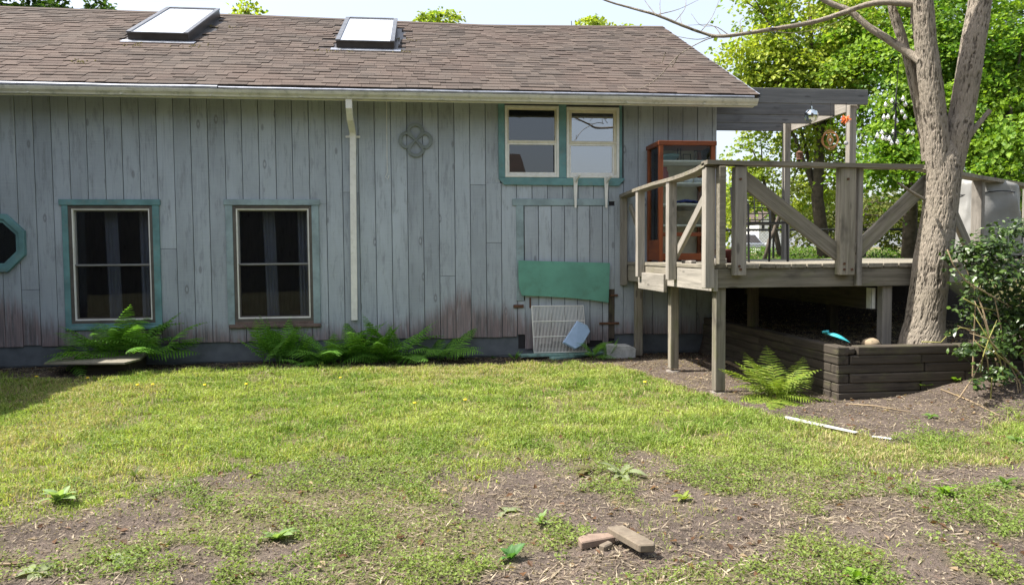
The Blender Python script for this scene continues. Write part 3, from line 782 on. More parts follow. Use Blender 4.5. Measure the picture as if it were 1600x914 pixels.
# joists and fascia
ft, fb = DZ-.038, .945
bbox('front_fascia', (DX+.045, DY, fb), (BX, DY+.038, ft), M_WOOD, deck)
p = Vector((BX, DY+.02, (ft+fb)/2)); beam('angled_fascia', p, p+BD*3.6, .038, ft-fb, M_WOOD, deck)
bbox('corner_block', (DX+.003, DY-.012, fb-.03), (DX+.044, DY+.085, ft-.002), M_WOODP, deck)
bbox('side_fascia', (DX-.001, DY+.087, .915), (DX+.036, 7.52, ft-.004), M_WOODP, deck)
bbox('side_fascia', (DX+.002, 7.53, 1.03), (DX+.038, 8.42, ft), M_WOOD, deck)
bbox('lower_side_board', (DX-.042, 7.50, .85), (DX-.003, 8.42, 1.035), M_WOODP, deck)
bbox('side_fascia', (DX+.004, 8.43, .915), (DX+.04, D-.005, ft), M_WOOD, deck)
for xx in (3.0, 3.55, 4.6, 5.2):
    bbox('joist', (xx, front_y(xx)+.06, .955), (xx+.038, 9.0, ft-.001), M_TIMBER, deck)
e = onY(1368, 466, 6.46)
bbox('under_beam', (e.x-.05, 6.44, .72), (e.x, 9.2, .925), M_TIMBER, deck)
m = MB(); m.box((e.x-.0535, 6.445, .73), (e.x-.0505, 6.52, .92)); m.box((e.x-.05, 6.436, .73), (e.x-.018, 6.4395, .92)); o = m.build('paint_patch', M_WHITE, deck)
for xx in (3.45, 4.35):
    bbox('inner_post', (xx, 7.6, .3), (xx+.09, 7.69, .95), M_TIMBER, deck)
# posts that carry the deck
def post(name, c, w, z0, z1, mat=M_WOOD, lean=(0, 0)):
    return beam(name, (c[0], c[1], z0), (c[0]+lean[0], c[1]+lean[1], z1), w, w, mat, deck, (0, 1, 0), .006)
post('support_post', (2.592, 6.36), .092, .03, .944)
post('support_post', (2.60, 7.60), .09, .04, .95)
post('support_post', (2.61, 8.93), .09, .0, .95)
q = onZ(1383, 536, .42); post('support_post', (q.x, 6.375), .092, .38, .944, M_WOODP)
M_FOOT = plain('concrete_footing', (.19, .17, .15), .95, .2, sc=20)
for c in ((2.592, 6.36), (2.60, 7.60)):
    m = MB(); m.lathe([(.0, .022), (.075, .018), (.10, -.05)], (c[0], c[1], 0), 10); m.build('footing', M_FOOT, deck)
# railing posts
def rail_post_side(px, w, z0, z1, name='rail_post'):
    y = onX(px, 350, DX-.045).y
    return beam(name, (DX-.047, y, z0), (DX-.047, y, z1), .085, w, M_WOODP, deck, (0, 1, 0), .005), y
RZ = 2.012
rail_post_side(974, .09, .86, 1.955); rail_post_side(1000.5, .085, .985, 1.965)
rail_post_side(1049, .088, .985, 1.97); _, yD = rail_post_side(1107, .092, .945, 1.985)
def rail_post_front(xa, xb, pyb, y, zt, mat=M_WOODP):
    a = onY(xa, 350, y-.09).x; b = onY(xb, 350, y-.09).x; z0 = onY(xa, pyb, y-.09).z
    return beam('rail_post', ((a+b)/2, y-.047, z0), ((a+b)/2, y-.047, zt), b-a, .088, mat, deck, (0, 1, 0), .005)
rail_post_front(1149, 1167, 431, DY, RZ-.022); rail_post_front(1313, 1337, 430, DY, RZ-.022, M_WOOD)
a = onY(1343, 350, DY-.04).x
beam('rail_post', (a, DY-.03, DZ-.2), (a, DY-.03, RZ-.022), .05, .045, M_WOODP, deck, (0, 1, 0), .005)
a = onX(1136, 290, DX+.08)
m = MB(); m.box((DX+.005, a.y-.02, DZ+.002), (DX+.065, a.y+.065, RZ-.025)); m.build('rail_post', M_WOOD, deck, bevel=.005)
# bolts
for px, py in ((1157, 421), (1155, 416), (1319, 421), (1331, 421), (1319, 412), (1157, 280), (1325, 280)):
    q = onY(px, py, DY-.092); m = MB(); m.tube([q+Vector((0, .004, 0)), q+Vector((0, -.01, 0))], .011, 8); m.build('bolt', M_RUST, deck)
# top rails
def plank_path(name, pts, w, t, mat):
    m = MB(); P = []
    for i, p in enumerate(pts):
        tg = (pts[min(i+1, len(pts)-1)]-pts[max(i-1, 0)]); sd = Vector((tg.y, -tg.x, 0)).normalized()*w/2; up = Vector((0, 0, t/2))
        P.append([p-sd-up, p+sd-up, p+sd+up, p-sd+up, p-sd-up])
    m.quad_grid(P); m.f += [(0, 1, 2, 3), tuple(len(m.v)-5+i for i in range(4))]
    return m.build(name, mat, deck)
pts = []
for px, py in ((962, 310), (990, 299), (1020, 289), (1045, 282.5), (1065, 276), (1085, 268), (1100, 259.5)):
    q = onX(px, py, DX-.10); pts.append(Vector((DX-.03, q.y if q.y < D-.02 else D-.02, q.z+.012)))
plank_path('hand_rail', pts, .14, .036, M_WOOD)
za, zb = onY(1125, 255.5, DY-.12).z, onY(1445, 260, DY-.12).z
yr = DY-.05
plank_path('hand_rail', [Vector((DX-.1, yr, za+.012)), Vector((3.74, yr, (za+zb)/2)), Vector((BX+.02, yr, zb))], .14, .036, M_WOOD)
p = Vector((BX+.025, yr+.01, zb-.003)); plank_path('hand_rail', [p, p+BD*1.4+Vector((0, 0, -.004)), p+BD*3.6], .14, .036, M_WOOD)
beam('rail_post', Vector((BX, DY-.02, .95))+BD*1.62, Vector((BX, DY-.02, zb-.02))+BD*1.62, .10, .09, M_WOODP, deck, (BD.x, BD.y, 0), .005)
beam('rail_post', Vector((BX, DY-.02, .95))+BD*3.3, Vector((BX, DY-.02, zb-.02))+BD*3.3, .10, .09, M_WOODP, deck, (BD.x, BD.y, 0), .005)
# diagonal braces
def brace(a, b, y, w, mat=M_WOOD):
    p0, p1 = onY(*a, y), onY(*b, y); return beam('brace', p0, p1, .036, w, mat, deck, (0, 0, 1), .004)
brace((1150, 270), (1312, 398), DY-.02, .135); brace((1335, 396), (1452, 281), DY-.02, .13)
p0 = onX(1052, 408, DX+.02); p1 = onX(1104, 305, DX+.02); beam('brace', p0, p1, .036, .085, M_WOODP, deck, (0, 1, 0), .004)
p0 = onX(1001, 366, DX+.02); p1 = onX(985, 322, DX+.02); beam('brace', p0, p1, .036, .07, M_WOOD, deck, (0, 1, 0), .004)
pA = Vector((BX, DY+.0, 0))
beam('brace', pA+BD*.60+Vector((0, 0, 1.92)), pA+BD*1.50+Vector((0, 0, 1.22)), .036, .13, M_WOOD, deck, (0, 0, 1), .004)
beam('brace', pA+BD*1.74+Vector((0, 0, 1.25)), pA+BD*3.0+Vector((0, 0, 1.95)), .036, .13, M_WOOD, deck, (0, 0, 1), .004)
# scraps of wood on the deck by the corner post
for i, (px, py, w, h, l, rz) in enumerate(((1076, 406, .05, .028, .40, 1.45), (1125, 402, .05, .05, .12, .3), (1118, 407, .06, .03, .2, 1.0))):
    q = onX(px, py, DX+.09 if i == 0 else DX+.2); q.z = DZ+h/2+.001
    o = beam('wood_scrap', q-Vector((math.cos(rz), math.sin(rz), 0))*l/2, q+Vector((math.cos(rz), math.sin(rz), 0))*l/2, w, h, M_WOODP)
    tag(o, ['long pale wood offcut on the deck edge between two left rail posts', 'small block of wood on the deck just right of the corner post', 'flat wood scrap lying at the foot of the corner rail post'][i], 'wood scrap')

# ================================================================== PERGOLA behind the deck corner
perg = thing('pergola', 'grey wooden pergola beams and posts beside the house corner', 'pergola', (4.5, 9.8, DZ))
PX = 5.416
for i, yb in enumerate((8.86, 9.42, 10.02, 10.66)):
    z0, z1 = (3.08, 3.262) if i == 0 else (3.045, 3.225)
    bbox('rafter', (XR+.01 if i else 3.75, yb-.019, z0), (PX+(.10 if i == 0 else -.022), yb+.019, z1), M_WOODD, perg)
bbox('side_beam', (PX-.02, 8.882, 3.04), (PX+.018, 10.75, 3.225), M_WOODP, perg)
for yb in (8.93, 10.62):
    o = bbox('post', (PX-.11 if yb > 9 else PX-.11, yb-.045, DZ if yb < 9 else .95), (PX-.021, yb+.045, 3.22 if yb > 9 else 3.079), M_WOODP, perg)
bbox('ledger', (XR+.002, 8.99, 3.05) if False else (XR+.002, 9.1, 3.07), (XR+.009, 10.8, 3.22), M_WOODD, perg)

# hanging ornaments
M_MIRROR = plain('mirror_ball', (.62, .66, .66), .06, .1, metal=1.0, sc=20)
M_ORANGE = plain('orange_plastic', (.75, .20, .06), .5, .15)
M_COPPER = plain('copper_ring', (.46, .22, .09), .35, .3, metal=.8)
def hang(t, top, bot):
    m = MB(); m.tube([top, bot], .002, 4); m.build('string', M_BLACK, t)
def sphere(m, c, r, n=16, k=12, sx=1, sz=1):
    m.lathe([(max(r*math.sin(math.pi*i/k), .0005)*sx, -r*math.cos(math.pi*i/k)*sz) for i in range(k+1)], c, n)
yb = 8.80
c = onY(1267.5, 181, yb); r = .083
t = thing('mirror_ball', 'silver mirror ball hanging from the front pergola rafter', 'ornament', c)
m = MB(); sphere(m, c, r, 18, 14); m.build('ball', M_MIRROR, t)
m = MB(); m.tube([c+Vector((0, 0, r-.004)), c+Vector((0, 0, r+.03))], .012, 8); m.build('cap', M_MIRROR, t); hang(t, (c.x, yb, 3.10), c+Vector((0, 0, r+.03)))
c = onY(1321.5, 187, yb); t = thing('star_ornament', 'orange spiky star hanging at the pergola corner', 'ornament', c)
m = MB(); rr = random.Random(2)
for _ in range(46):
    d = Vector((rr.gauss(0, 1), rr.gauss(0, 1), rr.gauss(0, 1))).normalized(); m.tube([c, c+d*.065], [.014, .002], 4)
o = m.build('spikes', M_ORANGE, t); o['kind'] = 'stuff'
m = MB(); sphere(m, c, .032, 10, 8); m.build('core', M_ORANGE, t); hang(t, (c.x, yb, 3.09), c)
c = onY(1297, 219, yb); t = thing('spinner', 'copper wind spinner of nested rings hanging below the pergola', 'wind spinner', c)
for k, (R_, w, ry) in enumerate(((.118, .012, .3), (.092, .016, -.5), (.062, .014, .6), (.034, .016, -.2))):
    m = MB(); P = []
    for i in range(33):
        a = 2*math.pi*i/32
        for_ = [Vector((math.cos(a)*(R_+d), e_, math.sin(a)*(R_+d))) for d, e_ in ((-w/2, -.003), (w/2, -.003), (w/2, .003), (-w/2, .003), (-w/2, -.003))]
        P.append([c+Matrix.Rotation(ry, 3, 'Z') @ q for q in for_])
    m.quad_grid(P); m.build('ring', M_COPPER, t)
m = MB(); sphere(m, c, .018, 10, 8); m.build('bead', M_MIRROR, t); hang(t, (c.x, yb, 3.09), c+Vector((0, 0, .115)))
c = onY(1322, 224, yb); t = thing('ball_ornament', 'small grey ball hanging right of the copper spinner', 'ornament', c)
m = MB(); sphere(m, c, .027, 12, 9); m.build('ball', plain('grey_ball', (.3, .3, .31), .4), t); hang(t, (c.x, yb, 3.09), c)
c = onY(1249, 243, 10.2); t = thing('bird_feeder', 'small dark hanging feeder above the top rail', 'feeder', c)
m = MB(); m.lathe([(.005, .07), (.055, .035), (.05, .03), (.04, -.05), (.052, -.06), (.005, -.065)], c, 10); m.build('body', M_RUST, t)
m = MB(); m.lathe([(.0, -.066), (.02, -.075), (.003, -.12)], c, 8); m.build('finial', M_BLACK, t); hang(t, (c.x, 10.02, 3.05), c+Vector((0, 0, .06)))

# ================================================================== DISPLAY CABINET
cx0, cx1, cy0, cy1, cz0, cz1 = 2.73, 3.41, 8.50, 8.98, DZ, 2.555
cab = thing('display_cabinet', 'tall orange-stained glass display cabinet standing on the deck', 'cabinet', ((cx0+cx1)/2, (cy0+cy1)/2, cz0))
w = .05
for xx in (cx0, cx1-w):
    for yy in (cy0, cy1-w): bbox('corner_post', (xx, yy, cz0), (xx+w, yy+w, cz1-.05), M_REDWOOD, cab)
for (a, b) in (((cx0-.012, cy0-.012, cz1-.05), (cx1+.012, cy1+.012, cz1)), ((cx0+w, cy0+.006, cz0+.02), (cx1-w, cy0+w-.004, cz0+.10)), ((cx0+.005, cy0+w, cz0+.02), (cx0+w-.004, cy1-w, cz0+.26)), ((cx0+w, cy0+.008, cz0+.30), (cx1-w, cy0+w-.006, cz0+.345))):
    bbox('cabinet_rail' if a[2] < 2 else 'top', a, b, M_REDWOOD, cab)
M_BACKB = plain('pale_back_panel', (.40, .37, .28), .8, .2, sc=4)
M_SHELF = plain('shelf_edge', (.68, .68, .64), .6, .1)
m = MB(); m.box((cx0+w, cy1-.02, cz0+.03), (cx1-w, cy1-.012, cz1-.05)); m.build('back_panel', M_BACKB, cab)
sz = [onY(1060, p, cy0+.06).z for p in (250.5, 285, 318, 351)]
for z in sz: bbox('shelf', (cx0+.052, cy0+.055, z-.018), (cx1-.052, cy1-.03, z), M_SHELF, cab, .002)
m = MB(); m.box((cx0+w+.001, cy0+.02, cz0+.345), (cx1-w-.001, cy0+.024, cz1-.051)); m.build('front_pane', M_CABGLASS, cab)
m = MB(); m.box((cx0+.02, cy0+w+.001, cz0+.262), (cx0+.024, cy1-w-.001, cz1-.051)); m.build('side_pane', M_CABGLASS, cab)
m = MB(); m.box((cx1-.024, cy0+w+.001, cz0+.12), (cx1-.02, cy1-w-.001, cz1-.051)); m.build('side_pane', M_CABGLASS, cab)
# what stands on its shelves
M_TEALDISH = plain('teal_dish', (.10, .19, .19), .3, .1); M_COBALT = plain('cobalt_cloth', (.012, .03, .20), .8, .3); M_REDD = plain('dark_red_ceramic', (.16, .02, .018), .3, .2); M_CHINA = plain('china', (.6, .62, .64), .3, .1)
cxm, cym = (cx0+cx1)/2, (cy0+cy1)/2
m = MB(); m.lathe([(.04, 0), (.11, .05), (.125, .085), (.118, .085), (.1, .05), (.0, .012)], (cx0+.2, cym, sz[0]), 18); o = m.build('bowl', M_TEALDISH, smooth=True); tag(o, 'teal bowl on the top shelf of the glass cabinet', 'bowl')
def wire_stand(x, y, z, w, h, label):
    t = thing('wire_stand', label, 'plate stand', (x, y, z), 'black wire stands on the top shelf')
    for s in (-1, 1):
        m = MB(); m.tube([(x+s*w, y-.05, z+.004), (x+s*w, y+.05, z+.004), (x+s*w*.9, y+.06, z+h), (x+s*w*.9, y+.05, z+h)], .005, 6); m.build('side_wire', M_BLACK, t)
    m = MB(); m.tube([(x-w*.9, y+.06, z+h), (x+w*.9, y+.06, z+h)], .005, 6); m.build('top_wire', M_BLACK, t)
wire_stand(cx0+.33, cym-.04, sz[0], .02, .17, 'narrow tall black wire stand beside the teal bowl')
wire_stand(cx0+.44, cym, sz[0], .05, .10, 'low black wire stand in the middle of the top shelf')
wire_stand(cx0+.57, cym-.02, sz[0], .05, .14, 'black wire stand at the right end of the top shelf')
m = MB(); m.lathe([(.035, 0), (.05, .05), (.045, .12), (.025, .16), (.03, .19), (.0, .19)], (cx0+.13, cym-.05, sz[1]), 14); o = m.build('vase', M_REDD, smooth=True); tag(o, 'dark red jug on the second shelf of the cabinet', 'vase')
for i in range(2):
    x = cx0+(.42 if i == 0 else .54); m = MB(); m.lathe([(.03, 0), (.05, .02), (.055, .06), (.05, .06), (.0, .01)], (x, cym-.06, sz[1]), 14); o = m.build('cup', M_CHINA, smooth=True)
    tag(o, ['white cup on the second cabinet shelf behind the sloping rail', 'white cup at the right end of the second cabinet shelf'][i], 'cup')
m = MB(); P = []
for i in range(14):
    u = i/13; P.append([(cx0+.26+.3*u, cym-.12+.22*v, sz[2]+.002+.055*(math.sin(math.pi*min(max(u, .02), .98))**.5)*(math.sin(math.pi*min(max(v, .05), .95))**.4)+.006*math.sin(u*21+v*9)) for v in np.linspace(0, 1, 9)])
m.quad_grid(P); o = m.build('folded_cloth', M_COBALT, smooth=True); tag(o, 'cobalt blue folded cloth on the third cabinet shelf', 'cloth')
m = MB(); m.box((cx0+.24, cym-.02, sz[3]), (cx1-.08, cy1-.05, sz[3]+.17)); o = m.build('cardboard_box', plain('tan_card', (.22, .18, .12), .8), bevel=.004); tag(o, 'tan box on the lowest cabinet shelf', 'box')

# black garden chair and a red pot behind the corner post
t = thing('garden_chair', 'black metal garden chair half hidden behind the corner rail post', 'chair', (3.62, 8.1, DZ))
bx, by = 3.46, 8.1
for sx in (0, .44):
    m = MB(); m.tube([(bx+sx, by+.02, DZ), (bx+sx, by+.0, DZ+.42), (bx+sx+.0, by-.04+.1, DZ+.84)], .013, 6); m.build('back_leg', M_BLACK, t)
    m = MB(); m.tube([(bx+sx, by-.42, DZ), (bx+sx, by-.40, DZ+.42)], .013, 6); m.build('front_leg', M_BLACK, t)
    m = MB(); m.tube([(bx+sx, by-.40, DZ+.42), (bx+sx, by-.40, DZ+.62), (bx+sx, by+.03, DZ+.64)], .011, 6); m.build('armrest', M_BLACK, t)
m = MB(); m.box((bx-.01, by-.42, DZ+.41), (bx+.45, by+.01, DZ+.43)); m.build('seat', M_BLACK, t)
for i in range(6):
    m = MB(); f = i/5; m.tube([(bx+.44*f, by+.005, DZ+.44), (bx+.44*f, by+.058, DZ+.84)], .006, 5); m.build('back_slat', M_BLACK, t)
    m = MB(); m.tube([(bx, by+.01+.01*i, DZ+.47+.07*i), (bx+.44, by+.01+.01*i, DZ+.47+.07*i)], .006, 5); m.build('cross_slat', M_BLACK, t)
q = onY(1133, 398, 7.4)
t = thing('flower_pot', 'dark red pot with a ring handle on the deck right of the corner post', 'pot', (q.x+.05, 7.4, DZ))
m = MB(); m.lathe([(.0, .0), (.12, .0), (.16, .12), (.165, .14), (.15, .14), (.11, .02)], (q.x+.05, 7.4, DZ), 18); m.build('pot', plain('oxblood_glaze', (.06, .014, .012), .35), t, smooth=True)
m = MB(); m.tube([Vector((q.x+.05+.028*math.cos(a), 7.24, DZ+.09+.028*math.sin(a))) for a in np.linspace(0, 6.283, 15)], .005, 5, False); m.build('ring_handle', M_RUST, t)

# tarp-covered grill on the right part of the deck
M_TARP = plain('grey_tarp', (.21, .21, .20), .5, .2, sc=3)
gy = 7.6; gx = onY(1533, 330, gy).x
t = thing('covered_grill', 'barbecue grill under a crumpled grey tarp behind the angled railing', 'grill', (gx, gy, DZ))
m = MB(); P = []
for k, f in enumerate(np.linspace(0, 1, 26)):
    row = []
    for j in range(64):
        a = 2*math.pi*j/64
        c_, s_ = math.cos(a), math.sin(a)
        sx = math.copysign(abs(c_)**.6, c_)*.36; sy = math.copysign(abs(s_)**.55, s_)*.30
        hgt = DZ+.05+.80*min(f*1.25, 1)
        sh = (1.10-.30*f) if f < .8 else max(.001, (1-(f-.8)/.2)**.5)*.86
        top = .06*(f-.8)/.2 if f > .8 else 0
        fold = (1-f*.5)*.13*(float(fbm(a*2.2+.3*f, f*2.5, 66))-.5)*2
        dent = .16*(float(fbm(c_*2.3+3, f*3+s_*2, 5))-.5)*2
        row.append((gx+sx*(sh+fold), gy+sy*(sh+fold*2+dent), hgt+top+.03*(float(fbm(c_*3, s_*3, 9))-.5)-.12*max(0, c_)*f))
    row.append(row[0]); P.append(row)
m.quad_grid(P); m.build('tarp', M_TARP, t, smooth=True)
for sx in (-.3, .3):
    for sy in (-.22, .22):
        m = MB(); m.tube([(gx+sx, gy+sy, DZ), (gx+sx, gy+sy, DZ+.3)], .016, 6); m.build('leg', M_BLACK, t)
m = MB(); m.tube([(gx+(.39)*math.cos(a)*.92, gy+.32*math.sin(a)*.96, DZ+.72+.015*math.sin(3*a)) for a in np.linspace(0, 6.283, 40)], .006, 5, False); m.build('cord', M_BLACK, t)

# ================================================================== TIMBER RETAINING WALL
tw = thing('timber_wall', 'low retaining wall of dark stacked landscape timbers under the deck', 'retaining wall', (3.43, 5.9, 0))
TX, TY, TH = 3.425, 5.86, .0765
rt = random.Random(8)
for c in range(6):
    z0 = .0+c*(TH+.0015)-.005; z1 = z0+TH
    odd = c % 2
    # front run, cut where it meets the corner on alternate courses
    xs0 = TX+(.112 if odd == 0 and c else .0); joints = [xs0, TX+rt.uniform(.75, 1.2), TX+rt.uniform(1.5, 2.0), 5.9]
    if c == 5: joints[0] = TX+.17
    for a, b in zip(joints[:-1], joints[1:]):
        dy = rt.uniform(-.008, .008)
        beam('timber', (a+.003, TY+.055+dy, (z0+z1)/2), (b-.003, TY+.055+dy+rt.uniform(-.006, .006), (z0+z1)/2+rt.uniform(-.004, .003)), .105, TH, M_TIMBER, tw, (0, 0, 1), .009)
    # left run towards the house
    ys0 = TY+(.0 if odd == 0 and c else .115); js = [ys0 if c != 5 else TY, TY+rt.uniform(.9, 1.5), 8.9]
    for a, b in zip(js[:-1], js[1:]):
        beam('timber', (TX+.055+rt.uniform(-.006, .006), a+.003, (z0+z1)/2), (TX+.055+rt.uniform(-.012, .006), b-.003, (z0+z1)/2-.004), .105, TH, M_TIMBER, tw, (0, 0, 1), .009)
beam('end_block', (TX+.065, TY+.05, .425), (TX+.165, TY+.05, .423), .095, .055, M_TIMBER, tw, (0, 0, 1), .012, .006)
# turquoise scoop and a stone lying on it
M_TURQ = plain('turquoise_plastic', (.04, .32, .36), .5, .15)
t = thing('garden_scoop', 'turquoise plastic scoop lying on top of the timber wall corner', 'scoop', onZ(1305, 535, .46))
a, b = onY(1291, 524, 6.12), onY(1327, 537, 6.02)
dx = (b-a).normalized(); sd = Vector((0, 1, 0)); up = Vector((0, 0, 1)); P = []
for i in range(11):
    u = i/10; wv = .055*math.sin(math.pi*(.15+.8*u))**.8; row = []
    for j in range(9):
        v = -1+2*j/8; row.append(a.lerp(b, u)+sd*wv*v+up*(.035*(1-v*v)*math.sin(math.pi*(.1+.85*u))+.012))
    P.append(row)
m = MB(); m.quad_grid(P); o = m.build('blade', M_TURQ, t, smooth=True)
m = MB(); m.tube([a+Vector((-.035, 0, .03)), a+Vector((.02, 0, .035))], .011, 8); m.build('handle', M_TURQ, t)
def rock(name, c, r, mat, seed, label, cat='stone'):
    m = MB(); sphere(m, (0, 0, 0), 1, 14, 10); k = Vector(r)
    m.v = [((1+.35*(float(fbm(v[0]*1.3+seed, v[1]*1.3+v[2]*1.7, seed))-.5))*v[0]*k.x, (1+.35*(float(fbm(v[0]*1.5+seed*2, v[2]*1.3, seed))-.5))*v[1]*k.y, max(v[2], -.5)*k.z*(1+.3*(float(fbm(v[0]*2, v[1]*2, seed))-.5))) for v in m.v]
    o = m.build(name, mat, None, Matrix.Translation(c), smooth=True); return tag(o, label, cat)
M_ROCK = plain('tan_stone', (.26, .20, .13), .9, .3, sc=14, dirt=((.1, .1, .06), .5))
q = onY(1361, 534, 6.1); rock('stone', (q.x, 6.1, .45), (.075, .07, .055), M_ROCK, 4, 'rounded tan stone on the raised bed left of the deck support post')

# ================================================================== FOREGROUND TREE
def catmull(pts, step):
    pts = [np.array(p, float) for p in pts]; out = []
    P = [2*pts[0]-pts[1]]+pts+[2*pts[-1]-pts[-2]]
    for i in range(1, len(P)-2):
        n = max(2, int(np.linalg.norm(P[i+1][:3]-P[i][:3])/step))
        for k in range(n):
            t = k/n; a, b, c, d = P[i-1], P[i], P[i+1], P[i+2]
            out.append(.5*((2*b)+(-a+c)*t+(2*a-5*b+4*c-d)*t*t+(-a+3*b-3*c+d)*t**3))
    out.append(pts[-1]); return np.array(out)
def bark_tube(name, pts, n, step, amp, parent, seed, freq=105.0, flare=None):
    """pts: rows of x, y, z, radius; a tube with ridged, furrowed bark"""
    Q = catmull(pts, step); V = []; H = []
    ref = np.array([0, 1.0, 0]); k = len(Q); s = 0
    A = np.linspace(0, 2*math.pi, n, endpoint=False)
    for i in range(k):
        t = Q[min(i+1, k-1), :3]-Q[max(i-1, 0), :3]; t /= np.linalg.norm(t)
        if i: s += np.linalg.norm(Q[i, :3]-Q[i-1, :3])
        ref = ref-t*np.dot(ref, t); ref /= np.linalg.norm(ref); bi = np.cross(t, ref); r = Q[i, 3]
        u = A*r*freq; per = 2*math.pi*r*freq
        # wrap the noise round the trunk by blending two copies
        f = A/(2*math.pi)
        def wn(fx, fz, sd):
            w = .7*(vn(np.full(n, s*14), u*.2, sd+3)-.5)
            a_ = vn(u*fx+w, np.full(n, s*fz)+f*0, sd); b_ = vn((u-per)*fx+w, np.full(n, s*fz), sd)
            q = sst(.75, 1.0, f); return a_*(1-q)+b_*q
        r1 = 1-np.abs(2*wn(.42, 9, seed)-1)**1.4; r2 = 1-np.abs(2*wn(.9, 24, seed+5)-1); r3 = wn(2.6, 70, seed+9)
        h = .40*r1+.38*r2+.30*r3
        rad = r*(1+.08*(wn(.12, 1.4, seed+20)-.5))+amp*(h-.75)
        if flare is not None: rad = rad*(1+flare(s)*(.6+.5*np.sin(A*3+.7)))
        V.append(Q[i, :3]+np.outer(rad*np.cos(A)*(Q[i, 4] if Q.shape[1] > 4 else 1), ref)+np.outer(rad*np.sin(A), bi)); H.append(h)
    V = np.concatenate(V); H = np.concatenate(H)
    I = np.arange(k*n).reshape(k, n); J = np.roll(I, -1, 1)
    Fq = np.stack([I[:-1], J[:-1], J[1:], I[1:]], -1).reshape(-1, 4)
    me = np_mesh(name, V, Fq, M_BARK, np.repeat(sst(.25, .75, H)[:, None], 3, 1), True)
    return obj(name, me, parent)
TYY = 6.13
def trow(py, xl, xr, Y): a, b = onY(xl, py, Y), onY(xr, py, Y); return (*((a+b)/2), (b.x-a.x)/2*.815)
tree = thing('tree', 'bare-stemmed tree with furrowed bark forking beside the deck', 'tree', (4.29, TYY, .4))
tr_ = [trow(y, a, b, TYY) for y, a, b in ((556, 1396, 1486), (546, 1399, 1484), (530, 1404, 1480), (500, 1413, 1477), (440, 1423, 1482), (400, 1428, 1488), (330, 1440, 1497), (275, 1445, 1504), (248, 1447, 1508), (226, 1456, 1506), (208, 1468, 1496))]
bark_tube('trunk', [(*q, d) for q, d in zip(tr_, (1, 1, 1, 1, 1, 1, .96, .86, .72, .6, .5))], 300, .010, .010, tree, 3)
bark_tube('left_stem', [trow(y, a, b, TYY) for y, a, b in ((300, 1452, 1486), (262, 1447, 1487), (232, 1445, 1484), (205, 1443, 1481), (183, 1440, 1479), (131, 1434, 1473), (66, 1428, 1464), (0, 1422, 1458), (-140, 1410, 1440), (-330, 1390, 1410))], 240, .011, .009, tree, 11)
bark_tube('right_stem', [trow(y, a, b, TYY+dy) for y, a, b, dy in ((300, 1460, 1498, 0), (262, 1466, 1506, 0), (232, 1471, 1513, 0), (205, 1476, 1519, 0), (183, 1481, 1522, .02), (131, 1490, 1531, .03), (66, 1501, 1540, .05), (0, 1513, 1550, .08), (-140, 1532, 1562, .1), (-330, 1550, 1572, .15))], 240, .011, .009, tree, 21)
bark_tube('back_stem', [trow(y, a, b, TYY+.16) for y, a, b in ((250, 1440, 1462), (215, 1436, 1454), (183, 1430, 1446), (131, 1419, 1438), (82, 1408, 1424), (33, 1392, 1409), (0, 1385, 1398), (-120, 1368, 1379))], 72, .016, .010, tree, 31)
def branch(name, pts, r0, r1, Y0, Y1, n=14, seed=1):
    L = len(pts); rows = [(*onY(p[0], p[1], Y0+(Y1-Y0)*i/(L-1)), r0+(r1-r0)*(i/(L-1))**.8) for i, p in enumerate(pts)]
    return bark_tube(name, rows, n, .03, r0*.18, tree, seed, 40)
branch('branch', [(1440, 95), (1424, 86), (1392, 65), (1357, 42), (1326, 17), (1287, 0), (1230, -45)], .043, .02, TYY, TYY+.5, 20, 2)
branch('branch', [(1436, 8), (1392, 4), (1357, 7), (1322, 19), (1270, 35), (1200, 47), (1130, 57), (1095, 51), (1025, 24), (990, 14), (944, 0), (880, -30)], .030, .007, TYY, 7.0, 12, 5)
branch('stub', [(1512, 215), (1524, 200), (1540, 181), (1547, 172)], .03, .02, TYY, TYY-.05, 14, 6)
branch('stub', [(1445, 312), (1432, 305), (1418, 296), (1403, 286)], .014, .009, TYY-.1, TYY-.3, 10, 7)
tw_ = [[(1130, 57), (1102, 63), (1060, 87), (1032, 118), (1007, 136), (983, 142), (972, 133)], [(1025, 24), (1012, 8), (1002, -8)], [(1025, 24), (1060, 15), (1092, 0)], [(1140, 56), (1118, 42), (1095, 40), (1080, 22)],
       [(1055, 34), (1070, 14), (1072, -6)], [(1095, 50), (1112, 28), (1124, 0)], [(1160, 53), (1156, 35), (1162, 28)], [(1060, 87), (1050, 105), (1048, 98)], [(1200, 48), (1240, 52), (1290, 42), (1330, 22)], [(1032, 25), (1031, 8), (1032, 0)],
       [(1118, 55), (1090, 62), (1045, 56), (1020, 60)], [(1040, 82), (1030, 100), (1000, 80)], [(1128, 57), (1112, 40), (1075, 40)], [(1080, 44), (1066, 38), (1062, 22)]]
for i, p in enumerate(tw_): branch('twig', p, .0045 if i else .006, .0016, 6.75, 6.95 if i else 7.3, 6, 40+i)

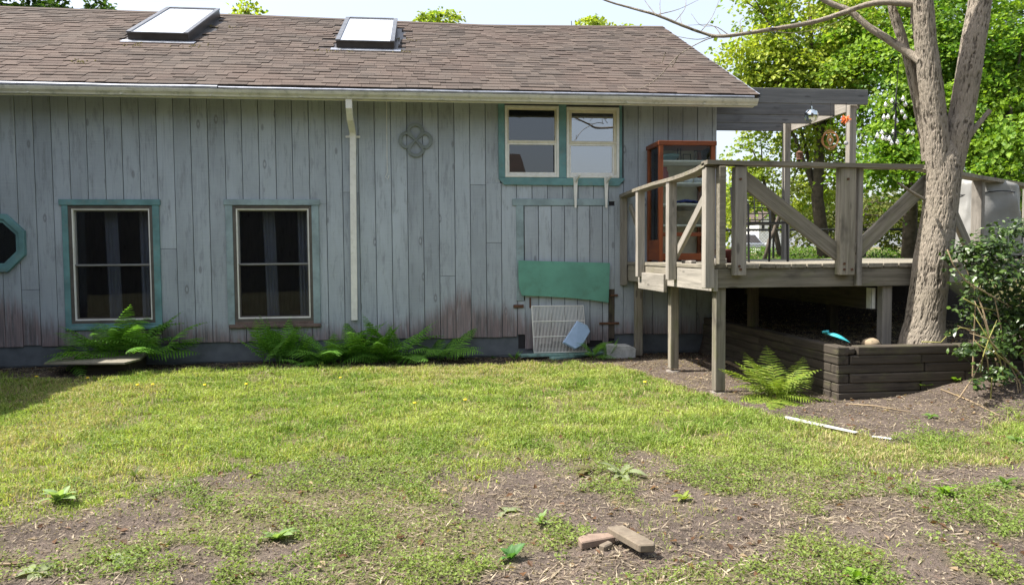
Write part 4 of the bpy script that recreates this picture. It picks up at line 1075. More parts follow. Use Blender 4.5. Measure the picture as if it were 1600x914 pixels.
# ---- leaf clouds
def leaf_cloud(ells, n_clump, per, leaf, cr, cols, seed, flat=.22, shell=.45, outward=.38, droop=.35):
    """ells: (centre, radii); returns leaf geometry spread in flattish sprays through the volume"""
    g = np.random.default_rng(seed); VV = []; CC = []
    for (c, r) in ells:
        c = np.array(c); r = np.array(r)
        nc = max(3, int(n_clump*(r[0]*r[2])**1.0))
        d = g.normal(size=(nc, 3)); d /= np.linalg.norm(d, axis=1)[:, None]
        rad = g.random(nc)**shell; wob = 1+.28*g.normal(size=nc)*(rad > .6)
        cc = c+d*r*(rad*np.clip(wob, .6, 1.35))[:, None]
        nrm = np.array([0, 0, 1.0])*(1-outward)+d*outward+.25*g.normal(size=(nc, 3)); nrm /= np.linalg.norm(nrm, axis=1)[:, None]
        tint = g.random(nc)
        k = per
        C = np.repeat(cc, k, 0); N = np.repeat(nrm, k, 0); T = np.repeat(tint, k)
        m = len(C)
        R = np.repeat(cr*g.uniform(.6, 1.3, nc), k)
        q = g.normal(size=(m, 3)); q -= N*np.sum(q*N, 1)[:, None]*(1-flat)
        pos = C+q*R[:, None]*.62; pos[:, 2] -= droop*R*np.sum(q*q, 1)*.18
        ln = N+.55*g.normal(size=(m, 3)); ln /= np.linalg.norm(ln, axis=1)[:, None]
        a = q+.5*g.normal(size=(m, 3)); a[:, 2] -= .35; a -= ln*np.sum(a*ln, 1)[:, None]; a /= np.linalg.norm(a, axis=1)[:, None]
        b = np.cross(ln, a); s = leaf*g.uniform(.55, 1.25, m)[:, None]
        v = np.stack([pos-a*s*.5, pos+b*s*.46+ln*s*.10-a*s*.02, pos+a*s*.55-ln*s*.12, pos-b*s*.46+ln*s*.10-a*s*.02], 1)
        VV.append(v.reshape(-1, 3))
        w = np.clip(T+.28*g.normal(size=m), 0, 1)[:, None]
        col = np.array(cols[0])*(1-w)+np.array(cols[1])*w
        col = col*g.uniform(.85, 1.15, m)[:, None]
        CC.append(np.repeat(col, 4, 0))
    V = np.concatenate(VV); Cc = np.concatenate(CC)
    return V, np.arange(len(V)).reshape(-1, 4), Cc
G_MAPLE = ((.08, .18, .02), (.24, .36, .04)); G_YELLOW = ((.15, .25, .03), (.38, .43, .06)); G_DARK = ((.03, .065, .014), (.06, .115, .02)); G_OLIVE = ((.075, .105, .02), (.14, .16, .03))
M_TRUNK = plain('far_bark', (.075, .06, .048), .95, .35, sc=9)
def px_ell(px, py, rx, ry, Y, dep=1.0):
    c = onY(px, py, Y); k = Y/F_PX*1.04; return (c, (rx*k, rx*k*dep, ry*k))
def bg_tree(name, label, ells, foot, Y, cols, seed, leaf=.12, n_clump=34, per=92, cr=.52, tr=.16, limbs=9, group='maples behind the deck', shell=.45, lean=None):
    fx = onY(*foot, Y).x; gz = float(ground_z(fx, Y)); top = max(e[0].z+e[1][2]*.3 for e in ells)
    t = thing(name, label, 'tree', (fx, Y, gz), group)
    V, Fq, C = leaf_cloud(ells, n_clump, per, leaf, cr, cols, seed, shell=shell)
    obj('crown', np_mesh('crown', V, Fq, M_LEAF, C), t)
    rr = random.Random(seed); c0 = ells[0][0]
    m = MB(); pth = [Vector((fx, Y, gz-.1))]
    for f in (.25, .5, .75, 1.0): pth.append(Vector((fx+(c0.x-fx)*f+rr.uniform(-.12, .12), Y+rr.uniform(-.1, .1), gz+(top-gz)*f)))
    m.tube(pth, [tr*1.25, tr, tr*.8, tr*.55, tr*.2], 9); m.build('trunk', M_TRUNK, t, smooth=True)
    for i in range(limbs):
        e = ells[i % len(ells)]; a = pth[rr.choice((1, 2, 3))]; b = Vector([e[0][k]+rr.uniform(-.75, .75)*e[1][k] for k in range(3)])
        mid = a.lerp(b, .5)+Vector((0, 0, .25)); m = MB(); m.tube([a, mid, b], [tr*.4, tr*.25, tr*.07], 6); m.build('limb', M_TRUNK, t)
    return t
bg_tree('maple_tree', 'yellow-green maple rising directly behind the pergola', [px_ell(1262, 120, 95, 105, 20), px_ell(1200, 100, 62, 62, 20), px_ell(1325, 40, 90, 80, 20.5), px_ell(1195, 10, 52, 36, 20), px_ell(1150, 88, 24, 24, 19.6)], (1290, 395), 20, G_YELLOW, 1)
bg_tree('maple_tree', 'green maple behind the fork of the bare-stemmed tree', [px_ell(1420, 110, 100, 120, 18), px_ell(1385, 215, 62, 62, 17.5), px_ell(1460, 20, 110, 70, 18.5), px_ell(1395, 250, 80, 36, 16.8)], (1420, 395), 18, G_MAPLE, 2, leaf=.115)
bg_tree('maple_tree', 'deep green maple at the right edge of the photo', [px_ell(1560, 90, 95, 100, 17), px_ell(1545, 235, 80, 60, 16), px_ell(1610, 300, 50, 40, 15.5), px_ell(1520, 180, 46, 70, 16.4), px_ell(1625, 170, 80, 80, 17)], (1590, 395), 17, G_MAPLE, 3, leaf=.112)
bg_tree('evergreen_tree', 'dark conifer showing through the maples at far right', [px_ell(1590, 130, 70, 150, 21), px_ell(1480, 150, 50, 160, 22), px_ell(1590, 300, 80, 60, 21)], (1580, 395), 22, G_DARK, 4, leaf=.11, per=110, group='dark trees')
bg_tree('young_maple', 'airy young maple between the pergola posts and house corner', [px_ell(1180, 258, 62, 58, 21, .8), px_ell(1290, 250, 62, 62, 21, .8), px_ell(1235, 315, 55, 34, 22, .8), px_ell(1150, 320, 35, 36, 21)], (1222, 395), 21, G_YELLOW, 5, leaf=.11, n_clump=27, per=64, cr=.45, tr=.07, group='maples behind the deck')
bg_tree('thicket_tree', 'olive green thicket tree behind the chain-link fence', [px_ell(1290, 330, 60, 42, 25), px_ell(1390, 325, 70, 48, 25), px_ell(1455, 335, 50, 50, 24)], (1350, 395), 25, G_OLIVE, 6, leaf=.10, n_clump=24, per=70, cr=.4, tr=.06, limbs=14, group='thicket')
# crooked sapling trunk seen between the rail posts
t = thing('sapling', 'thin crooked dark sapling left of the back pergola post', 'tree', (*onZ(1196, 406, 1.02).xy, 1.0)) if False else None
sp = thing('sapling', 'thin crooked dark sapling left of the back pergola post', 'tree', (onY(1196, 404, 17).x, 17, 1.0))
m = MB(); m.tube([onY(a, b, 17) for a, b in ((1194, 408), (1200, 385), (1202, 375), (1209, 362), (1214, 345), (1222, 325), (1226, 300))], [.05, .045, .042, .045, .04, .03, .012], 8); m.build('trunk', M_TRUNK, sp, smooth=True)
V, Fq, C = leaf_cloud([px_ell(1224, 296, 26, 20, 17)], 30, 60, .09, .3, G_OLIVE, 55); obj('crown', np_mesh('crown', V, Fq, M_LEAF, C), sp)
# tree tops over the ridge
for i, (ell, fx, lab) in enumerate((([px_ell(70, 40, 90, 52, 24), px_ell(140, 36, 50, 32, 24), px_ell(-20, 40, 80, 70, 24)], 60, 'dark tree top above the left end of the ridge'),
        ([px_ell(387, 24, 9, 20, 22), px_ell(388, 60, 40, 40, 22)], 388, 'single small leafy shoot above the ridge between the skylights'),
        ([px_ell(690, 42, 40, 30, 24), px_ell(660, 44, 22, 18, 24), px_ell(690, 110, 70, 60, 24)], 690, 'round bright tree top over the middle of the ridge'),
        ([px_ell(925, 52, 46, 28, 24), px_ell(965, 52, 24, 14, 24), px_ell(925, 120, 70, 60, 24)], 925, 'bright tree top above the ridge near the gable end'))):
    bg_tree('leafy_tree', lab, ell, (fx, 395), ell[0][0].y, G_DARK if i == 0 else G_YELLOW, 70+i, leaf=.13, n_clump=34, per=80, cr=.34, group='tree tops over the roof')
# far woods along the horizon
g_ = [px_ell(px, 338+8*math.sin(px*.05), 60, 44, 70) for px in range(1080, 1760, 52)]
V, Fq, C = leaf_cloud(g_, 2.4, 60, .42, 1.5, G_OLIVE, 91); o = obj('far_woods', np_mesh('far_woods', V, Fq, M_LEAF, C)); tag(o, 'distant green woods behind the fence', 'woods'); o['kind'] = 'stuff'
# ground cover behind the deck
g = np.random.default_rng(33); n = 26000
P = np.stack([g.uniform(3, 18, n), 13+g.random(n)**1.4*20, np.zeros(n)], 1); P[:, 2] = ground_z(P[:, 0], P[:, 1])+g.random(n)*.26*sst(15, 24, P[:, 1])+.02
a = g.normal(size=(n, 3)); a[:, 2] *= .4; a /= np.linalg.norm(a, axis=1)[:, None]; b = np.cross(a, np.array([0, 0, 1.0])+.4*g.normal(size=(n, 3))); b /= np.linalg.norm(b, axis=1)[:, None]; s = g.uniform(.05, .11, n)[:, None]
V = np.stack([P-a*s*.5, P+b*s*.4, P+a*s*.5, P-b*s*.4], 1).reshape(-1, 3)
C = np.repeat((np.array([.10, .20, .02])*(1-g.random((n, 1))*.5)), 4, 0)
o = obj('ground_cover', np_mesh('ground_cover', V, np.arange(4*n).reshape(-1, 4), M_LEAF, C)); tag(o, 'bright green ground cover on the bank behind the deck', 'ground cover'); o['kind'] = 'stuff'

# ---- chain-link fence
FY = 18.5
fen = thing('chain_link_fence', 'black chain-link fence running behind the deck', 'fence', (8, FY, 1.0))
xf0, xf1 = onY(1090, 360, FY).x, onY(1640, 355, FY).x; fz = onY(1300, 359, FY).z
m = MB(); m.tube([(xf0, FY, fz), (xf1, FY, fz)], .034, 7); m.build('top_rail', M_BLACK, fen)
for px in (1110, 1208.5, 1352, 1495, 1630):
    x = onY(px, 380, FY).x; m = MB(); m.tube([(x, FY, .9), (x, FY, fz+.03)], .028, 7); m.build('fence_post', M_BLACK, fen)
m = MB(); x = xf0
while x < xf1-1:
    for s in (-1, 1):
        a = (x, FY-.03, 1.0) if s > 0 else (x+1.0, FY-.03, 1.0); b = (x+fz-1.0, FY-.03, fz) if s > 0 else (x+1.0-(fz-1.0), FY-.03, fz)
        m.tube([a, b], .0022, 3, False)
    x += .085
o = m.build('wire_mesh', M_BLACK, fen); o['kind'] = 'stuff'

# ---- small white building and a parked car far behind the fence
WY = 58.0
M_WPAINT = plain('white_house_paint', (.72, .72, .70), .8, .1, sc=3)
wh = thing('white_building', 'small white gabled building far behind the fence', 'building', (onY(1204, 390, WY).x, WY, 1.2))
bx0, bx1 = onY(1185.5, 380, WY).x, onY(1226, 380, WY).x; ze, zp = onY(1186, 347, WY).z, onY(1203, 330, WY).z; zg = .9; bm_ = (bx0+bx1)/2
m = MB(); m.prism([(bx0, zg), (bx1, zg), (bx1, ze), (bm_, zp-.1), (bx0, ze)], 1, WY, WY+4); m.build('wall', M_WPAINT, wh)
for s in (-1, 1):
    m = MB(); e = bm_+s*(bx1-bx0)*.56; m.prism([(bm_, zp), (e, ze-.06), (e, ze+.06), (bm_, zp+.12)], 1, WY-.25, WY+4.1); m.build('roof_slope', M_SHINGLE, wh)
for px in (1192, 1204):
    x = onY(px, 355, WY).x; z = onY(px, 355, WY).z; m = MB(); m.box((x-.13, WY-.03, z-.3), (x+.13, WY-.004, z+.3)); w_ = m.build('window', M_BLACK, wh)
    m = MB(); ring(m, x-.18, x+.18, z-.35, z+.35, .05, WY-.05, WY-.003); m.build('window_frame', M_WHITE, w_)
for zz in np.arange(zg+.2, ze, .22):
    m = MB(); m.box((bx0-.01, WY-.012, zz), (bx1+.01, WY-.002, zz+.014)); m.build('clapboard', M_WPAINT, wh)
cy = 52.0; ccx = onY(1163, 385, cy).x; cz = float(ground_z(ccx, cy))
car = thing('parked_car', 'silver car parked far behind the fence', 'car', (ccx, cy, cz))
M_CAR = plain('silver_car_paint', (.42, .45, .48), .25, .05, metal=.6); M_TYRE = plain('tyre', (.02, .02, .02), .9)
prof = [(-.9, .35), (.9, .35), (.93, .7), (.86, .93), (.62, 1.38), (-.62, 1.38), (-.86, .93), (-.93, .7)]
m = MB(); m.prism([(ccx+a, cz+b*.62+.1) for a, b in prof[:4]+[(-.86, .93), (-.93, .7)]], 1, cy-2.1, cy+2.1); m.build('body', M_CAR, car, bevel=.06)
m = MB(); k = [(cy-1.15, .70, .86), (cy-.45, 1.3, .66), (cy+1.0, 1.3, .66), (cy+1.7, .72, .86)]
m.quad_grid([[(ccx-w, y, cz+.66), (ccx-w*.93, y, cz+z+.03), (ccx+w*.93, y, cz+z+.03), (ccx+w, y, cz+.66)] for y, z, w in k]); m.build('cabin', M_CAR, car)
m = MB(); m.quad_grid([[(ccx-.74, cy-1.19, cz+.72), (ccx+.74, cy-1.19, cz+.72)], [(ccx-.56, cy-.52, cz+1.27), (ccx+.56, cy-.52, cz+1.27)]]); m.build('windshield', M_SKYFRAME, car)
for s in (-1, 1):
    m = MB(); m.box((ccx+s*.72-.16, cy-2.16, cz+.52), (ccx+s*.72+.16, cy-2.08, cz+.66)); m.build('headlight', M_CHINA, car, bevel=.02)
    for yy in (-1.35, 1.35):
        m = MB(); m.tube([(ccx+s*.78, cy+yy, cz+.31), (ccx+s*.95, cy+yy, cz+.31)], .31, 16); w_ = m.build('wheel', M_TYRE, car)
        m = MB(); m.tube([(ccx+s*.951, cy+yy, cz+.31), (ccx+s*.96, cy+yy, cz+.31)], .19, 12); m.build('rim', M_CAR, w_)

# ---- crystal chandelier hung in the tree
CY = 6.55
ch = thing('chandelier', 'black chandelier with clear glass bulbs hanging in the tree', 'chandelier', onY(1393, 228, CY))
bul = [(1210, 190), (1140, 230), (1330, 165), (1355, 225), (1315, 310), (1120, 365), (1165, 362), (1240, 370), (1350, 365), (1260, 408), (1100, 535), (1050, 565), (1110, 588), (1145, 595), (1182, 600), (1225, 530), (1205, 645), (1268, 635), (1385, 525), (1436, 538)]
cc = onY(1399, 200, CY); m = MB(); m.tube([onY(1404, 95, CY-.3), onY(1402, 130, CY), onY(1400, 150, CY), cc, onY(1398, 224, CY)], [.004, .004, .008, .01, .006], 6); m.build('stem', M_BLACK, ch)
t_ = NT('clear_bulb_glass'); gp = t_.n('ShaderNodeBsdfPrincipled'); gp.inputs['Base Color'].default_value = (.85, .87, .85, 1); gp.inputs['Roughness'].default_value = .08; gp.inputs['Transmission Weight'].default_value = .55; gp.inputs['IOR'].default_value = 1.45
t_.t.links.new(gp.outputs[0], t_.out.inputs[0]); M_BULB = t_.m
m = MB(); m.lathe([(.002, .022), (.006, .018), (.009, .008), (.0165, -.004), (.0165, -.014), (.009, -.024), (.001, -.028)], (0, 0, 0), 10); m.f; bme = mesh_from('bulb', m.v, m.f, M_BULB, True)
for i, (a, b) in enumerate(bul):
    q = onY(1220+a/6.957, 130+b/6.957, CY+.10*math.sin(i*2.1)); obj('bulb', bme, ch, Matrix.Translation(q))
    m = MB(); s0 = onY(1400, 160 if b < 420 else 205, CY); q2 = q+Vector((0, 0, .03))
    m.tube([s0, s0.lerp(q2, .5)+Vector((0, 0, -.05)), q2+Vector((0, 0, -.008))], [.004, .0035, .003], 5); m.build('arm', M_BLACK, ch)

# ================================================================== GLOSSY SHRUB on the right
def shrub(name, label, ells, n, leaf, cols, seed, mat, foot):
    g = np.random.default_rng(seed); t = thing(name, label, 'shrub', foot); VV = []; CC = []
    vol = np.array([e[1][0]*e[1][2] for e in ells]); cnt = (n*vol/vol.sum()).astype(int)
    for (c, r), k in zip(ells, cnt):
        d = g.normal(size=(k, 3)); d /= np.linalg.norm(d, axis=1)[:, None]
        p = np.array(c)+d*np.array(r)*(g.random(k)**.4*(1+.55*(vn(d[:, 0]*3+d[:, 1]*2, d[:, 2]*3, seed)-.5)*2))[:, None]
        nr = np.array([-.2, -.3, .9])+.5*d+.55*g.normal(size=(k, 3)); nr /= np.linalg.norm(nr, axis=1)[:, None]
        a = g.normal(size=(k, 3)); a[:, 2] -= .2; a -= nr*np.sum(a*nr, 1)[:, None]; a /= np.linalg.norm(a, axis=1)[:, None]; b = np.cross(nr, a)
        s = leaf*g.uniform(.6, 1.3, k)[:, None]
        v = np.stack([p-a*s*.5, p+b*s*.24-a*s*.15+nr*s*.05, p+b*s*.22+a*s*.2+nr*s*.05, p+a*s*.5-nr*s*.06, p-b*s*.22+a*s*.2+nr*s*.05, p-b*s*.24-a*s*.15+nr*s*.05], 1)
        w = g.random((k, 1)); col = (np.array(cols[0])*(1-w)+np.array(cols[1])*w)*g.uniform(.7, 1.2, (k, 1))
        VV.append(v.reshape(-1, 3)); CC.append(np.repeat(col, 6, 0))
    V = np.concatenate(VV); I = np.arange(len(V)).reshape(-1, 6)
    Fq = np.concatenate([I[:, [0, 1, 2, 5]], I[:, [5, 2, 3, 4]]])
    obj('leaves', np_mesh('leaves', V, Fq, mat, np.concatenate(CC)), t); return t
SY = 5.62
sh = shrub('evergreen_shrub', 'glossy dark green shrub spilling over the right end of the timber wall', [px_ell(1556, 425, 66, 50, SY, .8), px_ell(1590, 500, 62, 60, SY, .8), px_ell(1548, 385, 40, 24, SY), px_ell(1556, 540, 34, 26, SY-.1), px_ell(1515, 395, 34, 26, SY+.1), px_ell(1530, 480, 34, 40, SY+.2), px_ell(1508, 548, 22, 16, SY-.18, .7), px_ell(1640, 450, 70, 95, SY), px_ell(1489, 519, 12, 5, SY-.3), px_ell(1483, 398, 6, 6, SY), px_ell(1560, 585, 40, 16, SY-.2), px_ell(1590, 360, 50, 20, SY+.1), px_ell(1540, 655, 12, 5, SY-.45), px_ell(1525, 600, 12, 14, SY-.35), px_ell(1592, 655, 14, 8, SY-.45)], 5600, .05, ((.022, .05, .012), (.075, .13, .022)), 12, M_GLOSSY, (*onZ(1560, 600, .2).xy, .2))
rr = random.Random(4); M_STEM = plain('tan_stem', (.24, .18, .11), .8, .3)
M_STEMG = plain('olive_stem', (.20, .19, .05), .7, .3)
stems = [[(1570, 600), (1562, 560), (1545, 530), (1520, 490)], [(1598, 650), (1594, 600), (1575, 565), (1545, 530), (1515, 520)], [(1532, 582), (1535, 560), (1545, 530), (1558, 500)], [(1545, 585), (1543, 560), (1530, 540), (1522, 530)], [(1590, 580), (1560, 555), (1525, 535)], [(1480, 390), (1490, 415), (1510, 440), (1545, 460), (1580, 480)], [(1505, 466), (1530, 480), (1560, 486)], [(1575, 590), (1560, 560), (1548, 535), (1538, 500), (1522, 470)],
         [(1550, 590), (1548, 620), (1552, 640)], [(1585, 640), (1592, 620), (1588, 590)], [(1440, 534), (1470, 535), (1482, 522), (1500, 512), (1525, 515)], [(1478, 640), (1500, 620), (1520, 590), (1535, 560)]]
for i, p in enumerate(stems):
    m = MB(); m.tube([onY(a, b, SY-.25+.03*(i % 4)) for a, b in p], [.005]*(len(p)-1)+[.002], 6); m.build('stem', M_STEM if i % 2 else M_STEMG, sh, smooth=True)
for i in range(10):
    a = Vector((onY(1570, 590, SY).x+rr.uniform(-.2, .5), SY+rr.uniform(-.1, .3), .2)); b = Vector((onY(rr.uniform(1500, 1610), rr.uniform(380, 500), SY).x, SY+rr.uniform(-.1, .2), rr.uniform(.6, 1.3)))
    m = MB(); m.tube([a, a.lerp(b, .5)+Vector((0, 0, .1)), b], [.009, .007, .003], 6); m.build('stem', M_STEM, sh)

# ================================================================== FERNS
def frond_mesh(name, L, W, arch, seed, cols, pairs=18):
    g = random.Random(seed); V = []; Fc = []; C = []
    def tri(*p):
        k = len(V); V.extend(p); Fc.append(tuple(range(k, k+4)))
        s = g.uniform(.72, 1.28); w = g.random(); c = [(cols[0][i]*(1-w)+cols[1][i]*w)*s for i in range(3)]; C.extend([c]*4)
    def rp(t):      # rachis
        a = arch*t; return Vector((L*(math.sin(a)/arch) if arch > .05 else L*t, 0, L*((1-math.cos(a))/arch)*-1)) if False else Vector((L*t*math.cos(arch*t*.5), 0, -L*t*math.sin(arch*t*.5)))
    for i in range(30):
        a, b = rp(i/30), rp((i+1)/30); w = .0035*(1-i/30)+.0008; k = Vector((0, w, 0)); tri(a-k, a+k, b+k, b-k)
    for i in range(pairs):
        t = .14+.86*(i+.5)/pairs; p = rp(t); tg = (rp(min(t+.02, 1.02))-rp(t-.02)).normalized(); up = Vector((0, 1, 0)).cross(tg).normalized()*-1
        ln = W*(sst(.05, .40, t)*float((1-t)**.8)*1.55+.03)
        for s in (-1, 1):
            d = (Vector((0, s, 0))+tg*.45-up*.10).normalized(); d = (d+up*g.uniform(-.15, .12)).normalized()
            tn = d.cross(up).normalized(); sp_ = .86*L/pairs; hw = min(.42*sp_, .17*ln)*g.uniform(.85, 1.1)
            n_ = 7; prev = None
            shd = g.uniform(.78, 1.22)
            for k in range(n_+1):
                u = k/n_; q = p+d*ln*u-up*(.22*ln*u*u); w_ = hw*(1-u)**.55*(.85 if k else .5)*(1.0 if k % 2 else 1.28)
                cur = (q-tn*w_-up*w_*.25, q, q+tn*w_-up*w_*.25)
                if prev: tri(prev[0], prev[1], cur[1], cur[0]); tri(prev[1], prev[2], cur[2], cur[1])
                prev = cur
    me = np_mesh(name, np.array([tuple(v) for v in V]), np.array(Fc), M_FERN, np.array(C)); return me
FG = ((.095, .24, .035), (.18, .37, .06)); FY_ = ((.12, .20, .025), (.24, .29, .05))
fr_g = [frond_mesh('frond', .62, .15, a, i, FG) for i, a in enumerate((.7, 1.0, 1.45))]
fr_y = [frond_mesh('frond', .45, .135, a, 20+i, FY_, 16) for i, a in enumerate((.5, .9, 1.3))]
fr_w = [frond_mesh('frond', .50, .11, a, 40+i, FG, 16) for i, a in enumerate((.3, .6))]
def fern(label, base, n, meshes, sc, tilt=(15, 65), seed=0, az=(0, 360), spread=.05, group='ferns along the wall'):
    t = thing('fern', label, 'fern', base, group); g = random.Random(seed)
    for i in range(n):
        a = math.radians(az[0]+(az[1]-az[0])*(i+g.uniform(.2, .8))/n); el = math.radians(g.uniform(*tilt))
        s = sc*g.uniform(.72, 1.08)
        M = Matrix.Translation(Vector(base)+Vector((g.gauss(0, spread), g.gauss(0, spread*.5), 0))) @ Matrix.Rotation(a, 4, 'Z') @ Matrix.Rotation(-el, 4, 'Y') @ Matrix.Rotation(g.uniform(-.5, .5), 4, 'X') @ Matrix.Scale(s, 4)
        obj('frond', g.choice(meshes), t, M)
    return t
def gb(px, py, y): q = onY(px, py, y); return (q.x, y, float(ground_z(q.x, y)))
fern('broad dense fern behind the low bench under the left window', gb(198, 560, 8.80)[:2]+(.13,), 40, fr_g, 1.2, (20, 80), 1, (0, 360), .22)
fern('feathery upright fern under the second lower window', gb(437, 562, 8.88), 26, fr_w, 1.2, (58, 86), 2, spread=.10)
fern('large dense fern left of the downspout foot', gb(533, 562, 8.86), 32, fr_g, 1.1, (22, 84), 3, spread=.13)
fern('large dense fern right of the downspout foot', gb(596, 562, 8.88), 34, fr_g, 1.16, (24, 86), 4, spread=.13)
fern('low young fern between the feathery one and the large pair', gb(487, 560, 8.75), 9, fr_g, .52, (10, 50), 14, spread=.05)
fern('sparse fern with few fronds below the stained boards', gb(688, 556, 8.9), 12, fr_g, .95, (30, 70), 5)
fern('small fern in front of the blue tray', gb(928, 553, 8.66), 7, fr_g, .6, (35, 80), 6, (100, 440), .02)
fern('single upright fern frond beside the concrete block', gb(948, 550, 8.72), 2, fr_w, .62, (62, 80), 7, (0, 100), .01)
fern('little brownish fern at the left end of the green planks', gb(806, 556, 8.74), 5, fr_w, .38, (40, 80), 8, spread=.02)
fern('sunlit yellow-green fern between the front deck post and timber wall', gb(1206, 628, 5.98), 24, fr_y, 1.16, (10, 70), 9, (0, 360), .06)

# ================================================================== NEIGHBOUR'S HOUSE behind the camera (seen only as a reflection in the windows)
nb = thing('neighbour_house', 'dark brown clapboard house behind the viewpoint reflected in the lower windows', 'house', (-5, -9, 0))
M_NB = plain('brown_clapboard', (.06, .042, .036), .8, .2, sc=2)
m = MB(); m.box((-16, -14, 0), (3.5, -9, 3.6)); m.build('wall', M_NB, nb)
m = MB()
for z in np.arange(.2, 3.6, .17): m.prism([(-9, z), (-8.955, z), (-8.99, z+.17)], 0, -16, 3.5)
o = m.build('clapboards', M_NB, nb); o['kind'] = 'stuff'
gw = []  # unseen tree line added to keep low sky light off the wall
rw = random.Random(77)
for i in range(26):
    x_ = -34+i*2.9+rw.uniform(-1, 1); h_ = rw.uniform(4.2, 5.4) if not 2.5 < x_ < 12 else 1.6
    gw.append((Vector((x_, -16+rw.uniform(-2, 2), h_*.9)), (2.2, 1.8, h_)))
for y_ in range(-14, 4, 3): gw.append((Vector((-24+rw.uniform(-1, 1), y_, 4.0)), (2, 2, 4.4))); gw.append((Vector((22+rw.uniform(-1, 1), y_, 4.0)), (2, 2, 4.4)))
V, Fq, C = leaf_cloud(gw, 4.0, 60, .40, .8, G_OLIVE, 191); o = obj('woods', np_mesh('woods', V, Fq, M_LEAF, C)); tag(o, 'tall woods behind the viewpoint, added to block low sky light and reflected in the upper windows', 'woods'); o['kind'] = 'stuff'
m = MB(); m.prism([(-14.5, 3.55), (-8.5, 3.55), (-8.5, 3.7), (-11.5, 5.2), (-14.5, 3.7)], 0, -16.3, 3.8); m.build('roof', M_SHINGLE, nb)

# ================================================================== LAWN, WEEDS, LITTER
def in_view(x, y, pad=.25):
    d = np.stack([x, y, np.zeros_like(x)-CAM_H], 1); z = d @ _f; u = (d @ _r)/z*F_PX; v = -(d @ _u)/z*F_PX
    return (z > .5) & (np.abs(u) < 800+pad*300) & (v < 457+220) & (v > -460)
g = np.random.default_rng(101)
def blades(n, dens, hgt, wid, seed, colf, lean=.8):
    g = np.random.default_rng(seed)
    x = g.uniform(-6.2, 6.2, n); y = 2.2+6.8*g.random(n); keep = in_view(x, y); x, y = x[keep], y[keep]
    k = g.random(len(x)) < dens(x, y); x, y = x[k], y[k]; m = len(x)
    z = ground_z(x, y)-.004; a = g.uniform(0, 2*math.pi, m)
    h = hgt(x, y)*g.uniform(.45, 1.25, m); w = wid*g.uniform(.6, 1.3, m)*(.7+.09*y)
    tx, ty = np.cos(a), np.sin(a)
    la = g.uniform(0, 2*math.pi, m); ll = lean*g.uniform(.1, 1.6, m)*h; lx, ly = np.cos(la)*ll, np.sin(la)*ll
    B = np.stack([x, y, z], 1); S = np.stack([tx, ty, 0*x], 1)*w[:, None]*.5
    Md = B+np.stack([lx*.35, ly*.35, h*.58], 1); Tp = B+np.stack([lx, ly, h*(1-.25*np.minimum(ll/h, 1.4))], 1)
    V = np.stack([B-S, B+S, Md-S*.8, Md+S*.8, Tp], 1).reshape(-1, 3)
    I = np.arange(m)[:, None]*5; T = np.concatenate([I+[0, 1, 2], I+[1, 3, 2], I+[2, 3, 4]], 0)
    return V, T, np.repeat(colf(x, y, g), 5, 0)
def grass_col(x, y, g):
    m = len(x); dry = fbm(x*1.1, y*1.1, 61); gr = fbm(x*2.7+4, y*2.7, 63); r = g.random(m)
    gr = np.clip((gr-.5)*1.7+.5, 0, 1); c = np.array([.155, .25, .045])*(1-gr[:, None])+np.array([.36, .42, .11])*gr[:, None]
    st = r < .13+.5*sst(.45, .72, dry)
    c = np.where(st[:, None], np.array([.46, .41, .21])*g.uniform(.6, 1.15, (m, 1)), c*(.45+1.05*g.random((m, 1))**.9))
    return c
def lawn_h(x, y): return (.030+.05*sst(.4, .75, fbm(x*6, y*6, 75))*.6+.03*fbm(x*1.6, y*1.6, 71)+.045*sst(8.2, 8.6, y)*fbm(x*5, y, 4)+.06*sst(.70, .8, fbm(x*2.2, y*2.2, 73)))*(.5+.32*sst(3.6, 5.2, y))
V, T, C = blades(1000000, lambda x, y: lawn_mask(x, y)*(.12+.95*sst(.30, .62, fbm(x*5.3, y*5.3, 81))), lawn_h, .0056, 201, grass_col)
o = obj('grass', np_mesh('grass', V, T, M_GRASS, C)); o['kind'] = 'stuff'; tag(o, 'sunlit yellow-green lawn grass', 'grass')
